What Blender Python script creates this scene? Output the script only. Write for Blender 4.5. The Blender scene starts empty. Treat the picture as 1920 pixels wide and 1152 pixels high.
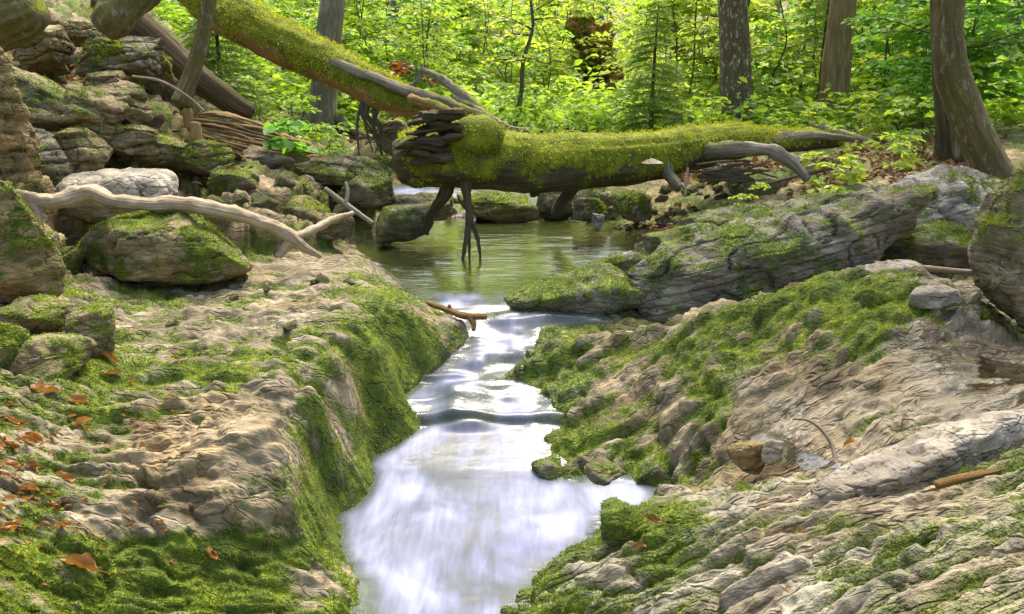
import bpy, math, random
import numpy as np
from mathutils import Vector

# ------------------------------------------------------------------ camera, sky, sun, exposure
sc = bpy.context.scene
F_PX, HOR = 1493.0, 150.0                      # focal length and horizon row in 1920x1152 photo pixels
PITCH = math.atan((576 - HOR) / F_PX)
CAM = np.array([0.0, 0.0, 1.1])
cam_data = bpy.data.cameras.new("camera")
cam_data.sensor_width = 36.0
cam_data.lens = F_PX / 1920 * 36.0
cam_data.clip_start = 0.02
cam_data.clip_end = 500
cam = bpy.data.objects.new("camera", cam_data)
sc.collection.objects.link(cam)
cam.location = CAM.tolist()
cam.rotation_euler = (math.pi / 2 - PITCH, 0, 0)
sc.camera = cam

SUN_EL, SUN_AZ = math.radians(60), math.radians(12)   # azimuth clockwise from +Y: high soft light from behind the log
world = bpy.data.worlds.new("World")
sc.world = world
world.use_nodes = True
wn = world.node_tree
wn.nodes.clear()
w_out = wn.nodes.new("ShaderNodeOutputWorld")
w_bg = wn.nodes.new("ShaderNodeBackground")
w_sky = wn.nodes.new("ShaderNodeTexSky")
w_sky.sky_type = 'NISHITA'
w_sky.sun_disc = False
w_sky.sun_elevation = SUN_EL
w_sky.sun_rotation = SUN_AZ
w_sky.air_density = 0.75
w_sky.dust_density = 5.0
w_sky.ozone_density = 0.6
w_bg.inputs["Strength"].default_value = 0.15
wn.links.new(w_sky.outputs[0], w_bg.inputs[0])
wn.links.new(w_bg.outputs[0], w_out.inputs[0])

sun_d = bpy.data.lights.new("sun", 'SUN')
sun_d.energy = 2.3
sun_d.angle = math.radians(34)
sun_d.color = (1.0, 0.93, 0.78)
sun = bpy.data.objects.new("sun", sun_d)
sc.collection.objects.link(sun)
_sd = Vector((math.sin(SUN_AZ) * math.cos(SUN_EL), math.cos(SUN_AZ) * math.cos(SUN_EL), math.sin(SUN_EL)))
sun.rotation_euler = _sd.to_track_quat('Z', 'Y').to_euler()
sun.location = (0, -2, 8)

sc.view_settings.view_transform = 'Standard'
sc.view_settings.look = 'None'
sc.view_settings.exposure = 1.58
sc.view_settings.gamma = 1.0
sc.cycles.use_denoising = True
sc.cycles.max_bounces = 5
sc.cycles.diffuse_bounces = 3
sc.cycles.adaptive_threshold = 0.02
sc.cycles.transparent_max_bounces = 8
sc.cycles.caustics_reflective = False
sc.cycles.caustics_refractive = False

random.seed(7)
RNG = np.random.default_rng(7)

# ------------------------------------------------------------------ photo measuring helpers
_c, _s = math.cos(PITCH), math.sin(PITCH)
FWD, UPV, RGT = np.array([0, _c, -_s]), np.array([0, _s, _c]), np.array([1.0, 0, 0])

def ray(px, py):
    return FWD + RGT * ((px - 960) / F_PX) + UPV * ((576 - py) / F_PX)

def at(px, py, Y):                    # point seen at a photo pixel, Y metres ahead
    d = ray(px, py)
    return CAM + d * (Y / d[1])

def atz(px, py, z):                   # point seen at a photo pixel, at height z
    d = ray(px, py)
    return CAM + d * ((z - CAM[2]) / d[2])

def sz(pix, p):                       # photo pixels -> metres at point p
    return pix * float(np.dot(np.asarray(p) - CAM, FWD)) / F_PX

def project(P):
    q = P - CAM
    dep = np.maximum(q @ FWD, 1e-3)
    return 960 + F_PX * (q @ RGT) / dep, 576 - F_PX * (q @ UPV) / dep

# ------------------------------------------------------------------ noise
def _hash(ix, iy, iz, seed):
    h = (ix.astype(np.int64) * 374761393 + iy.astype(np.int64) * 668265263 + iz.astype(np.int64) * 2147483647 + seed * 1274126177) & 0xFFFFFFFF
    h = ((h ^ (h >> 13)) * 1274126177) & 0xFFFFFFFF
    h = ((h ^ (h >> 16)) * 2246822519) & 0xFFFFFFFF
    return ((h ^ (h >> 15)) & 0xFFFFFF) / float(0xFFFFFF)

def vnoise(p, seed=0):
    f = np.floor(p); t = p - f; i = f.astype(np.int64)
    t = t * t * t * (t * (t * 6 - 15) + 10)
    x, y, z = i[:, 0], i[:, 1], i[:, 2]
    r = 0
    for dx in (0, 1):
        wx = t[:, 0] if dx else 1 - t[:, 0]
        for dy in (0, 1):
            wy = t[:, 1] if dy else 1 - t[:, 1]
            for dz in (0, 1):
                wz = t[:, 2] if dz else 1 - t[:, 2]
                r = r + wx * wy * wz * _hash(x + dx, y + dy, z + dz, seed)
    return r * 2 - 1

def fbm(p, octs=4, seed=0, gain=0.5):
    a, tot, r = 1.0, 0.0, 0
    q = np.array(p, dtype=float)
    for k in range(octs):
        r = r + a * vnoise(q, seed + k * 17)
        tot += a; a *= gain
        q = q * 2.03 + 11.7
    return r / tot

def worley2(q, seed=0):
    f = np.floor(q)
    F1 = np.full(len(q), 9.0); F2 = np.full(len(q), 9.0); ID = np.zeros(len(q))
    zz = np.zeros(len(q), dtype=np.int64)
    for dx in (-1, 0, 1):
        for dy in (-1, 0, 1):
            cx = (f[:, 0] + dx).astype(np.int64); cy = (f[:, 1] + dy).astype(np.int64)
            ox = _hash(cx, cy, zz, seed); oy = _hash(cx, cy, zz + 1, seed); hid = _hash(cx, cy, zz + 2, seed)
            d = np.hypot(cx + 0.15 + 0.7 * ox - q[:, 0], cy + 0.15 + 0.7 * oy - q[:, 1])
            near = d < F1
            F2 = np.where(near, F1, np.minimum(F2, d))
            ID = np.where(near, hid, ID)
            F1 = np.where(near, d, F1)
    return F1, F2, ID

def sstep(a, b, x):
    t = np.clip((x - a) / (b - a), 0, 1)
    return t * t * (3 - 2 * t)

def in_poly(x, y, poly):
    r = np.zeros(len(x), dtype=bool)
    n = len(poly)
    for i in range(n):
        x0, y0 = poly[i]; x1, y1 = poly[(i + 1) % n]
        if y0 == y1: continue
        c = ((y0 > y) != (y1 > y)) & (x < (x1 - x0) * (y - y0) / (y1 - y0) + x0)
        r ^= c
    return r

# ------------------------------------------------------------------ mesh helpers
def build_mesh(name, V, faces, attrs=None, mat=None, smooth=True):
    """faces: an int array (n,3) or (n,4), or a list of such arrays."""
    if not isinstance(faces, (list, tuple)): faces = [faces]
    faces = [f for f in faces if len(f)]
    me = bpy.data.meshes.new(name)
    V = np.asarray(V, dtype=np.float32)
    me.vertices.add(len(V)); me.vertices.foreach_set("co", V.ravel())
    loops = np.concatenate([f.ravel() for f in faces]).astype(np.int32)
    counts = np.concatenate([np.full(len(f), f.shape[1]) for f in faces]).astype(np.int32)
    starts = np.concatenate([[0], np.cumsum(counts)[:-1]]).astype(np.int32)
    me.loops.add(len(loops)); me.loops.foreach_set("vertex_index", loops)
    me.polygons.add(len(counts)); me.polygons.foreach_set("loop_start", starts)
    me.polygons.foreach_set("loop_total", counts)
    me.polygons.foreach_set("use_smooth", np.full(len(counts), smooth))
    for k, a in (attrs or {}).items():
        at_ = me.attributes.new(k, 'FLOAT', 'POINT')
        at_.data.foreach_set("value", np.asarray(a, dtype=np.float32))
    if mat: me.materials.append(mat)
    me.update(calc_edges=True)
    return me

def link(name, me, parent=None, loc=None):
    o = bpy.data.objects.new(name, me)
    sc.collection.objects.link(o)
    if loc is not None: o.location = [float(v) for v in loc]
    if parent is not None: o.parent = parent
    return o

def tag(o, label, cat, group=None, kind=None):
    if label: o["label"] = label
    if cat: o["category"] = cat
    if group: o["group"] = group
    if kind: o["kind"] = kind
    return o

def thing(name, label, cat, loc=(0, 0, 0), group=None):
    return tag(link(name, None, loc=loc), label, cat, group)

def place(me, origin):                # move mesh data so that origin becomes its local zero
    n = len(me.vertices); a = np.empty(n * 3, dtype=np.float32)
    me.vertices.foreach_get("co", a)
    a = (a.reshape(-1, 3) - np.asarray(origin, dtype=np.float32)).ravel()
    me.vertices.foreach_set("co", a); me.update()
    return me

def vert_normals(V, F):
    N = np.zeros_like(V)
    q = F if F.shape[1] == 3 else np.concatenate([F[:, [0, 1, 2]], F[:, [0, 2, 3]]])
    fn = np.cross(V[q[:, 1]] - V[q[:, 0]], V[q[:, 2]] - V[q[:, 0]])
    for k in range(3): np.add.at(N, q[:, k], fn)
    return N / np.maximum(np.linalg.norm(N, axis=1, keepdims=True), 1e-9)

# ------------------------------------------------------------------ materials
def new_mat(name):
    m = bpy.data.materials.new(name); m.use_nodes = True
    nt = m.node_tree; nt.nodes.clear()
    out = nt.nodes.new("ShaderNodeOutputMaterial")
    return m, nt, out

class NT:
    def __init__(s, nt): s.nt = nt
    def n(s, t, **kw):
        x = s.nt.nodes.new(t)
        for k, v in kw.items(): setattr(x, k, v)
        return x
    def l(s, a, b): s.nt.links.new(a, b)
    def attr(s, name): return s.n("ShaderNodeAttribute", attribute_name=name).outputs["Fac"]
    def coord(s, kind="Object"): return s.n("ShaderNodeTexCoord").outputs[kind]
    def mapping(s, vec, scale=(1, 1, 1), rot=(0, 0, 0)):
        m = s.n("ShaderNodeMapping"); s.l(vec, m.inputs["Vector"])
        m.inputs["Scale"].default_value = scale; m.inputs["Rotation"].default_value = rot
        return m.outputs[0]
    def noise(s, vec, scale, detail=5, rough=0.55, dist=0.0):
        x = s.n("ShaderNodeTexNoise"); s.l(vec, x.inputs["Vector"])
        x.inputs["Scale"].default_value = scale; x.inputs["Detail"].default_value = detail
        x.inputs["Roughness"].default_value = rough; x.inputs["Distortion"].default_value = dist
        return x.outputs["Fac"]
    def ramp(s, fac, stops):
        r = s.n("ShaderNodeValToRGB"); s.l(fac, r.inputs[0])
        e = r.color_ramp.elements
        while len(e) < len(stops): e.new(0.5)
        for i, (p, c) in enumerate(stops):
            e[i].position = p; e[i].color = (*c, 1) if len(c) == 3 else c
        return r.outputs[0]
    def mix(s, fac, a, b, mode='MIX'):
        m = s.n("ShaderNodeMix", data_type='RGBA', blend_type=mode)
        for sock, v in ((m.inputs[0], fac), (m.inputs[6], a), (m.inputs[7], b)):
            if hasattr(v, "links"): s.l(v, sock)
            elif isinstance(v, (int, float)): sock.default_value = v
            else: sock.default_value = (*v, 1)
        return m.outputs[2]
    def math(s, op, a, b=None, clamp=False):
        m = s.n("ShaderNodeMath", operation=op, use_clamp=clamp)
        for sock, v in zip(m.inputs, (a, b)):
            if v is None: continue
            if hasattr(v, "links"): s.l(v, sock)
            else: sock.default_value = v
        return m.outputs[0]
    def bump(s, h, strength=0.4, dist=0.01, normal=None):
        b = s.n("ShaderNodeBump"); s.l(h, b.inputs["Height"])
        b.inputs["Strength"].default_value = strength; b.inputs["Distance"].default_value = dist
        if normal is not None: s.l(normal, b.inputs["Normal"])
        return b.outputs[0]

MOSS_LO, MOSS_MID, MOSS_HI = (0.02, 0.034, 0.004), (0.085, 0.13, 0.009), (0.25, 0.315, 0.016)

def rock_material(name, pale, mid, dark, ochre, scale=1.0, strata_rot=(0, 0, 0), along=None):
    m, nt, out = new_mat(name); t = NT(nt)
    co = t.coord("Object")
    if along is None:
        st = t.mapping(co, (1.2 * scale, 1.2 * scale, 9 * scale), strata_rot)
    else:                                     # bedding that runs along a direction in plan
        ro = t.mapping(co, (1, 1, 1), (0, 0, -math.radians(along)))
        st = t.mapping(ro, (1.6, 11, 4))
    n1 = t.noise(co, 3.2 * scale, 5, 0.62, 0.4)
    n2 = t.noise(st, 2.6, 4, 0.6, 0.6)
    n3 = t.noise(co, 42 * scale, 3, 0.7)
    n4 = t.noise(co, 1.7 * scale, 4, 0.6, 1.0)
    base = t.ramp(n1, [(0.30, dark), (0.46, mid), (0.62, pale)])
    lay = t.ramp(n2, [(0.34, dark), (0.50, mid), (0.60, pale)])
    c = t.mix(0.5, base, lay)
    c = t.mix(t.ramp(n4, [(0.50, (0, 0, 0)), (0.68, (0.5, 0.5, 0.5))]), c, ochre)
    c = t.mix(t.attr("ochre"), c, ochre)
    g = t.ramp(n3, [(0.25, (0.72, 0.72, 0.72)), (0.7, (1.15, 1.15, 1.15))])
    c = t.mix(0.7, c, g, 'MULTIPLY')
    # angular joint blocks: crisp edges, slightly different tones
    vsrc = t.mapping(co, (4.5, 4.5, 8)) if along is None else t.mapping(ro, (3.2, 13, 4))
    wv = t.n("ShaderNodeTexNoise"); t.l(vsrc, wv.inputs["Vector"]); wv.inputs["Scale"].default_value = 1.6; wv.inputs["Detail"].default_value = 2
    vadd = t.n("ShaderNodeVectorMath", operation='MULTIPLY_ADD'); t.l(wv.outputs["Color"], vadd.inputs[0]); vadd.inputs[1].default_value = (0.7, 0.7, 0.7); t.l(vsrc, vadd.inputs[2])
    def joints(sc_):
        e = t.n("ShaderNodeTexVoronoi", feature='DISTANCE_TO_EDGE'); t.l(vadd.outputs[0], e.inputs["Vector"]); e.inputs["Scale"].default_value = sc_
        f = t.n("ShaderNodeTexVoronoi", feature='F1'); t.l(vadd.outputs[0], f.inputs["Vector"]); f.inputs["Scale"].default_value = sc_
        sep = t.n("ShaderNodeSeparateColor"); t.l(f.outputs["Color"], sep.inputs[0])
        return t.ramp(e.outputs["Distance"], [(0.0, (0, 0, 0)), (0.07, (1, 1, 1))]), sep.outputs[0]
    j1, k1 = joints(1.7)
    tone = t.math('MULTIPLY', k1, 0.9)
    c = t.mix(1.0, c, t.ramp(tone, [(0.0, (0.72, 0.72, 0.72)), (0.9, (1.22, 1.22, 1.22))]), 'MULTIPLY')
    # fine fracture lines: thin darker joints, broken and uneven
    fz = t.mapping(co, (2.4 * scale, 2.4 * scale, 5.5 * scale), strata_rot) if along is None else t.mapping(ro, (1.1, 6.5, 2.5))
    fa = t.math('ABSOLUTE', t.math('SUBTRACT', t.noise(fz, 3.0, 3, 0.5, 0.15), 0.5))
    fgate = t.ramp(t.noise(co, 6 * scale, 3, 0.6), [(0.42, (0.15, 0.15, 0.15)), (0.62, (1, 1, 1))])
    fline = t.math('MULTIPLY', t.ramp(fa, [(0.0, (1, 1, 1)), (0.03, (0, 0, 0))]), fgate)
    jh = t.math('MULTIPLY', t.math('MULTIPLY', j1, fgate), 0.55)
    c = t.mix(t.math('MULTIPLY', fline, 0.3), c, (0.06, 0.048, 0.028))
    # lichen specks
    lich = t.ramp(t.noise(co, 17 * scale, 3, 0.6), [(0.60, (0, 0, 0)), (0.68, (0.55, 0.55, 0.55))])
    c = t.mix(lich, c, (0.16, 0.17, 0.06))
    # wet stone
    wet = t.attr("wet")
    c = t.mix(t.math('MULTIPLY', wet, 0.42), c, (0.045, 0.036, 0.02))
    # moss film over the stone
    mo = t.attr("moss")
    mn = t.noise(co, 60 * scale, 3, 0.7)
    mfac = t.math('ADD', mo, t.math('MULTIPLY', t.math('SUBTRACT', mn, 0.5), 0.9))
    mfac = t.ramp(mfac, [(0.22, (0, 0, 0)), (0.46, (0.55, 0.55, 0.55)), (0.70, (0.95, 0.95, 0.95))])
    mcol = t.ramp(t.noise(co, 9 * scale, 6, 0.7), [(0.28, MOSS_LO), (0.5, MOSS_MID), (0.74, MOSS_HI)])
    c = t.mix(mfac, c, mcol)
    b = t.n("ShaderNodeBsdfPrincipled")
    t.l(c, b.inputs["Base Color"])
    t.l(t.ramp(wet, [(0.0, (0.86, 0.86, 0.86)), (1.0, (0.16, 0.16, 0.16))]), b.inputs["Roughness"])
    b.inputs["Specular IOR Level"].default_value = 0.35
    bh = t.math('SUBTRACT', t.math('ADD', t.math('MULTIPLY', n3, 0.35), t.math('ADD', t.math('MULTIPLY', n2, 0.9), t.math('MULTIPLY', t.math('MULTIPLY', mn, mfac), 0.8))), t.math('MULTIPLY', fline, 0.6))
    t.l(t.bump(t.math('ADD', bh, jh), 0.9, 0.018 / scale), b.inputs["Normal"])
    t.l(b.outputs[0], out.inputs[0])
    return m

ROCK = rock_material("limestone_rock", (0.37, 0.315, 0.21), (0.20, 0.16, 0.09), (0.055, 0.043, 0.02), (0.27, 0.17, 0.055))
_L = ((0.37, 0.315, 0.21), (0.19, 0.155, 0.09), (0.05, 0.04, 0.02), (0.27, 0.17, 0.055))
SHELF_ROCK = rock_material("shelf_limestone", *_L, 1.0, along=2)
SLAB_ROCK = rock_material("slab_limestone", *_L, 1.0, along=20)
LEDGE_ROCK = rock_material("ledge_limestone", (0.44, 0.395, 0.295), (0.26, 0.225, 0.155), (0.065, 0.055, 0.03), (0.26, 0.185, 0.085), 1.0, along=7)
ROCK_WARM = rock_material("ochre_rock", (0.37, 0.295, 0.17), (0.20, 0.15, 0.07), (0.055, 0.04, 0.018), (0.26, 0.155, 0.045), 1.1)
ROCK_GREY = rock_material("grey_layered_rock", (0.33, 0.295, 0.225), (0.18, 0.155, 0.105), (0.05, 0.042, 0.024), (0.27, 0.18, 0.075), 1.2, (0.0, math.radians(18), 0))
ROCK_PALE = rock_material("pale_stone", (0.46, 0.41, 0.33), (0.30, 0.26, 0.195), (0.10, 0.082, 0.055), (0.28, 0.20, 0.10), 1.3)
ROCK_DARK = rock_material("dark_wet_shaded_stone", (0.26, 0.225, 0.155), (0.14, 0.115, 0.07), (0.045, 0.036, 0.02), (0.17, 0.11, 0.04), 1.5)  # dark or wet stone; on hollow and overhung rocks its tone stands for shade

def bark_material(name, lo, mid, hi, stretch=(12, 12, 6), green=(0.10, 0.12, 0.03), green_amt=0.35, bump=0.8, fleck=0.0):
    m, nt, out = new_mat(name); t = NT(nt)
    co = t.coord("UV") if False else t.coord("Object")
    al = t.n("ShaderNodeAttribute", attribute_name="along").outputs["Fac"]
    ar = t.n("ShaderNodeAttribute", attribute_name="around").outputs["Fac"]
    cx = t.n("ShaderNodeCombineXYZ")
    t.l(t.math('MULTIPLY', t.math('COSINE', ar), 1.0), cx.inputs[0]); t.l(t.math('SINE', ar), cx.inputs[1]); t.l(al, cx.inputs[2])
    v = t.mapping(cx.outputs[0], stretch)
    n1 = t.noise(v, 0.35, 8, 0.68, 0.8)
    n2 = t.noise(co, 5.0, 5, 0.6)
    n3 = t.noise(co, 34, 4, 0.7)
    c = t.ramp(n1, [(0.30, lo), (0.5, mid), (0.68, hi)])
    c = t.mix(t.math('MULTIPLY', t.ramp(n2, [(0.42, (0, 0, 0)), (0.66, (1, 1, 1))]), green_amt), c, green)
    if fleck:
        fl = t.noise(t.mapping(co, (16, 16, 7)), 1.6, 4, 0.7)
        c = t.mix(t.math('MULTIPLY', t.ramp(fl, [(0.56, (0, 0, 0)), (0.62, (1, 1, 1))]), fleck), c, (0.55, 0.50, 0.40))
    mo = t.attr("moss")
    mfac = t.math('ADD', mo, t.math('MULTIPLY', t.math('SUBTRACT', n3, 0.5), 0.8))
    mfac = t.ramp(mfac, [(0.42, (0, 0, 0)), (0.60, (1, 1, 1))])
    mcol = t.ramp(t.noise(co, 9, 5, 0.7), [(0.28, (0.05, 0.065, 0.006)), (0.5, (0.15, 0.18, 0.012)), (0.74, (0.34, 0.36, 0.02))])
    c = t.mix(mfac, c, mcol)
    b = t.n("ShaderNodeBsdfPrincipled"); t.l(c, b.inputs["Base Color"])
    b.inputs["Roughness"].default_value = 0.85
    b.inputs["Specular IOR Level"].default_value = 0.25
    t.l(t.bump(t.math('ADD', n1, t.math('MULTIPLY', n3, 0.3)), bump, 0.02), b.inputs["Normal"])
    t.l(b.outputs[0], out.inputs[0])
    return m

BARK_BROWN = bark_material("brown_bark", (0.04, 0.027, 0.015), (0.11, 0.072, 0.038), (0.22, 0.155, 0.09), bump=1.0)
BARK_GREY = bark_material("grey_beech_bark", (0.10, 0.085, 0.06), (0.20, 0.17, 0.115), (0.40, 0.36, 0.28), (5, 5, 5), green_amt=0.45)
BARK_OLIVE = bark_material("olive_bark", (0.06, 0.047, 0.02), (0.145, 0.11, 0.048), (0.24, 0.19, 0.09), (8, 8, 6), (0.105, 0.11, 0.022), 0.7, 1.0, .25)
BARK_DARK = bark_material("dark_wet_bark", (0.022, 0.017, 0.010), (0.07, 0.054, 0.030), (0.15, 0.12, 0.07), (10, 10, 7))
WOOD_ROT = bark_material("rotten_wood", (0.13, 0.075, 0.028), (0.36, 0.23, 0.095), (0.56, 0.41, 0.21), (9, 9, 3), green_amt=0.25)
WOOD_RED = bark_material("bare_red_brown_wood", (0.13, 0.065, 0.022), (0.30, 0.165, 0.055), (0.44, 0.29, 0.12), (9, 9, 4), green_amt=0.1)
WOOD_PALE = bark_material("bleached_wood", (0.24, 0.175, 0.10), (0.54, 0.43, 0.285), (0.70, 0.60, 0.45), (7, 7, 2.5), (0.30, 0.20, 0.095), 0.5, 0.9)
BARK_FLECK = bark_material("mottled_bark", (0.05, 0.034, 0.02), (0.13, 0.088, 0.05), (0.22, 0.16, 0.10), (9, 9, 8), green_amt=0.2, fleck=.8)
BARK_TAN = bark_material("tan_bark", (0.11, 0.07, 0.036), (0.26, 0.17, 0.092), (0.40, 0.285, 0.17), (9, 9, 5), green_amt=0.2)
TWIG = bark_material("twig_bark", (0.05, 0.04, 0.028), (0.13, 0.10, 0.07), (0.22, 0.18, 0.13), (4, 4, 2))

def leaf_material(name, lo, hi, trans=0.45, rough=0.45):
    m, nt, out = new_mat(name); t = NT(nt)
    rnd = t.attr("rnd")
    oi = t.n("ShaderNodeObjectInfo").outputs["Random"]
    f = t.math('ADD', t.math('MULTIPLY', rnd, 0.72), t.math('MULTIPLY', oi, 0.28))
    c = t.ramp(f, [(0.05, lo), (0.55, tuple((a + b) / 2 for a, b in zip(lo, hi))), (0.95, hi)])
    b = t.n("ShaderNodeBsdfPrincipled"); t.l(c, b.inputs["Base Color"])
    b.inputs["Roughness"].default_value = rough
    b.inputs["Specular IOR Level"].default_value = 0.3
    tr = t.n("ShaderNodeBsdfTranslucent")
    t.l(t.mix(1.0, c, (1.5, 1.45, 0.6), 'MULTIPLY'), tr.inputs["Color"])
    mx = t.n("ShaderNodeMixShader"); mx.inputs[0].default_value = trans
    t.l(b.outputs[0], mx.inputs[1]); t.l(tr.outputs[0], mx.inputs[2])
    t.l(mx.outputs[0], out.inputs[0])
    return m

LEAF = leaf_material("beech_leaf", (0.12, 0.25, 0.035), (0.37, 0.51, 0.075), .5)
LEAF_LIME = leaf_material("lime_leaf", (0.22, 0.33, 0.04), (0.54, 0.62, 0.13), .5)  # sunlit glow of the central foliage is put into this brighter leaf colour
LEAF_COOL = leaf_material("cool_green_leaf", (0.075, 0.23, 0.035), (0.24, 0.47, 0.07), .5)
LEAF_RED = leaf_material("russet_leaf", (0.10, 0.025, 0.012), (0.28, 0.09, 0.03), 0.3)
LEAF_DRY = leaf_material("dry_orange_leaf", (0.16, 0.06, 0.018), (0.56, 0.29, 0.09), 0.22)
LITTER = leaf_material("brown_leaf_litter", (0.11, 0.045, 0.022), (0.36, 0.19, 0.085), 0.15)
NEEDLE = leaf_material("spruce_needle", (0.07, 0.14, 0.025), (0.26, 0.36, 0.07), 0.35)
MOSS = leaf_material("moss_blade", (0.04, 0.068, 0.006), (0.36, 0.43, 0.02), 0.35, 0.7)
MOSS_GOLD = leaf_material("golden_moss_blade", (0.18, 0.21, 0.012), (0.52, 0.53, 0.035), 0.4, 0.7)

def soil_material():
    m, nt, out = new_mat("forest_floor"); t = NT(nt); co = t.coord("Object")
    n1 = t.noise(co, 2.2, 8, 0.65, 0.5); n2 = t.noise(co, 26, 5, 0.7); n3 = t.noise(co, 0.8, 4, 0.6)
    c = t.ramp(n1, [(0.3, (0.055, 0.04, 0.022)), (0.5, (0.15, 0.11, 0.06)), (0.68, (0.26, 0.21, 0.13))])
    c = t.mix(t.ramp(n3, [(0.45, (0, 0, 0)), (0.65, (0.8, 0.8, 0.8))]), c, (0.09, 0.13, 0.025))
    c = t.mix(t.math('MULTIPLY', t.attr("moss"), 0.9), c, (0.11, 0.16, 0.02))
    c = t.mix(t.math('MULTIPLY', t.attr("wet"), 0.5), c, (0.10, 0.075, 0.03))
    c = t.mix(0.6, c, t.ramp(n2, [(0.3, (0.6, 0.6, 0.6)), (0.7, (1.25, 1.25, 1.25))]), 'MULTIPLY')
    b = t.n("ShaderNodeBsdfPrincipled"); t.l(c, b.inputs["Base Color"]); b.inputs["Roughness"].default_value = 0.9
    t.l(t.bump(t.math('ADD', n1, n2), 0.8, 0.03), b.inputs["Normal"])
    t.l(b.outputs[0], out.inputs[0])
    return m
SOIL = soil_material()

def water_material():
    m, nt, out = new_mat("stream_water"); t = NT(nt)
    co = t.coord("Object"); foam = t.attr("foam")
    n1 = t.noise(t.mapping(co, (5.5, 1.6, 1)), 1.4, 5, 0.55, 1.2)
    n2 = t.noise(t.mapping(co, (1.3, 1.0, 1)), 2.6, 3, 0.5, 0.6)
    n5 = t.noise(t.mapping(co, (26, 2.6, 1)), 1.5, 4, 0.6, 0.8)
    clear = t.n("ShaderNodeMixShader")
    tp = t.n("ShaderNodeBsdfTransparent"); tp.inputs[0].default_value = (0.66, 0.70, 0.42, 1)
    gl = t.n("ShaderNodeBsdfGlossy"); gl.inputs["Roughness"].default_value = 0.06
    gl.inputs["Color"].default_value = (0.95, 0.97, 1, 1)
    fr = t.n("ShaderNodeFresnel"); fr.inputs[0].default_value = 1.33
    rip = t.noise(t.mapping(co, (3, 9, 1)), 2.2, 4, 0.55, 0.4)
    bn = t.bump(rip, 0.12, 0.05)
    t.l(bn, gl.inputs["Normal"]); t.l(bn, fr.inputs["Normal"])
    body = t.n("ShaderNodeBsdfDiffuse"); body.inputs["Color"].default_value = (0.20, 0.26, 0.07, 1)  # green water tint, brightened to stand in for reflected foliage
    mb = t.n("ShaderNodeMixShader"); mb.inputs[0].default_value = 0.22
    t.l(tp.outputs[0], mb.inputs[1]); t.l(body.outputs[0], mb.inputs[2])
    t.l(t.math('MULTIPLY', fr.outputs[0], 1.6, True), clear.inputs[0]); t.l(mb.outputs[0], clear.inputs[1]); t.l(gl.outputs[0], clear.inputs[2])
    milky = t.n("ShaderNodeBsdfPrincipled")
    ff = t.math('ADD', t.math('ADD', t.math('MULTIPLY', n1, 0.25), t.math('MULTIPLY', n2, 0.62)), t.math('MULTIPLY', n5, 0.13))
    col = t.ramp(ff, [(0.38, (0.055, 0.065, 0.08)), (0.50, (0.14, 0.155, 0.25)), (0.64, (0.30, 0.33, 0.47))])
    t.l(col, milky.inputs["Base Color"])
    milky.inputs["Roughness"].default_value = 0.38
    milky.inputs["IOR"].default_value = 1.33
    t.l(t.bump(n1, 0.09, 0.05), milky.inputs["Normal"])
    mx = t.n("ShaderNodeMixShader")
    fo = t.math('ADD', foam, t.math('MULTIPLY', t.math('SUBTRACT', ff, 0.5), t.math('MULTIPLY', foam, 1.6)), True)
    t.l(fo, mx.inputs[0]); t.l(clear.outputs[0], mx.inputs[1]); t.l(milky.outputs[0], mx.inputs[2])
    t.l(mx.outputs[0], out.inputs[0])
    return m
WATER = water_material()
def puddle_material():
    m, nt, out = new_mat("puddle_water"); t = NT(nt)
    tp = t.n("ShaderNodeBsdfTransparent"); tp.inputs[0].default_value = (0.62, 0.58, 0.50, 1)
    gl = t.n("ShaderNodeBsdfGlossy"); gl.inputs["Roughness"].default_value = 0.08
    fr = t.n("ShaderNodeFresnel"); fr.inputs[0].default_value = 1.33
    bn = t.bump(t.noise(t.coord("Object"), 9, 3, 0.5), 0.08, 0.02)
    t.l(bn, gl.inputs["Normal"]); t.l(bn, fr.inputs["Normal"])
    mx = t.n("ShaderNodeMixShader"); t.l(t.math('MULTIPLY', fr.outputs[0], 2.2, True), mx.inputs[0]); t.l(tp.outputs[0], mx.inputs[1]); t.l(gl.outputs[0], mx.inputs[2])
    t.l(mx.outputs[0], out.inputs[0])
    return m
PUDDLE = puddle_material()

# ------------------------------------------------------------------ terrain base surface from surveyed points
PTS = []
def cz(px, py, z): PTS.append(atz(px, py, z))
def cy(px, py, Y): PTS.append(at(px, py, Y))
def bed(px, py, zw, dep):
    p = atz(px, py, zw); p = p.copy(); p[2] = zw - dep; PTS.append(p)
def cw(x, y, z): PTS.append(np.array([x, y, z], dtype=float))

Z0, ZL = 0.0, -0.36                    # upper pool, lower pool
# waterline, left bank
for px, py, z in ((640, 452, 0), (700, 488, 0), (752, 540, 0), (812, 574, 0), (868, 618, -0.05), (832, 642, -0.08), (790, 690, -0.15),
                  (797, 772, -0.25), (772, 795, -0.33), (700, 885, ZL), (640, 968, ZL), (640, 1022, ZL), (694, 1090, ZL), (706, 1165, ZL), (708, 1300, ZL)): cz(px, py, z)
# waterline, right bank
for px, py, z in ((1205, 455, 0), (1150, 492, 0), (1015, 520, 0), (950, 552, 0), (921, 590, -0.02), (1010, 596, -0.03), (1030, 634, -0.06), (1160, 632, -0.04), (1010, 672, -0.11), (925, 715, -0.18),
                  (907, 778, -0.25), (955, 800, -0.33), (985, 872, ZL), (1028, 912, ZL), (1120, 922, ZL), (1212, 922, ZL), (1128, 965, ZL), (1130, 1008, ZL), (1010, 1075, ZL), (942, 1150, ZL), (930, 1300, ZL)): cz(px, py, z)
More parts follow.
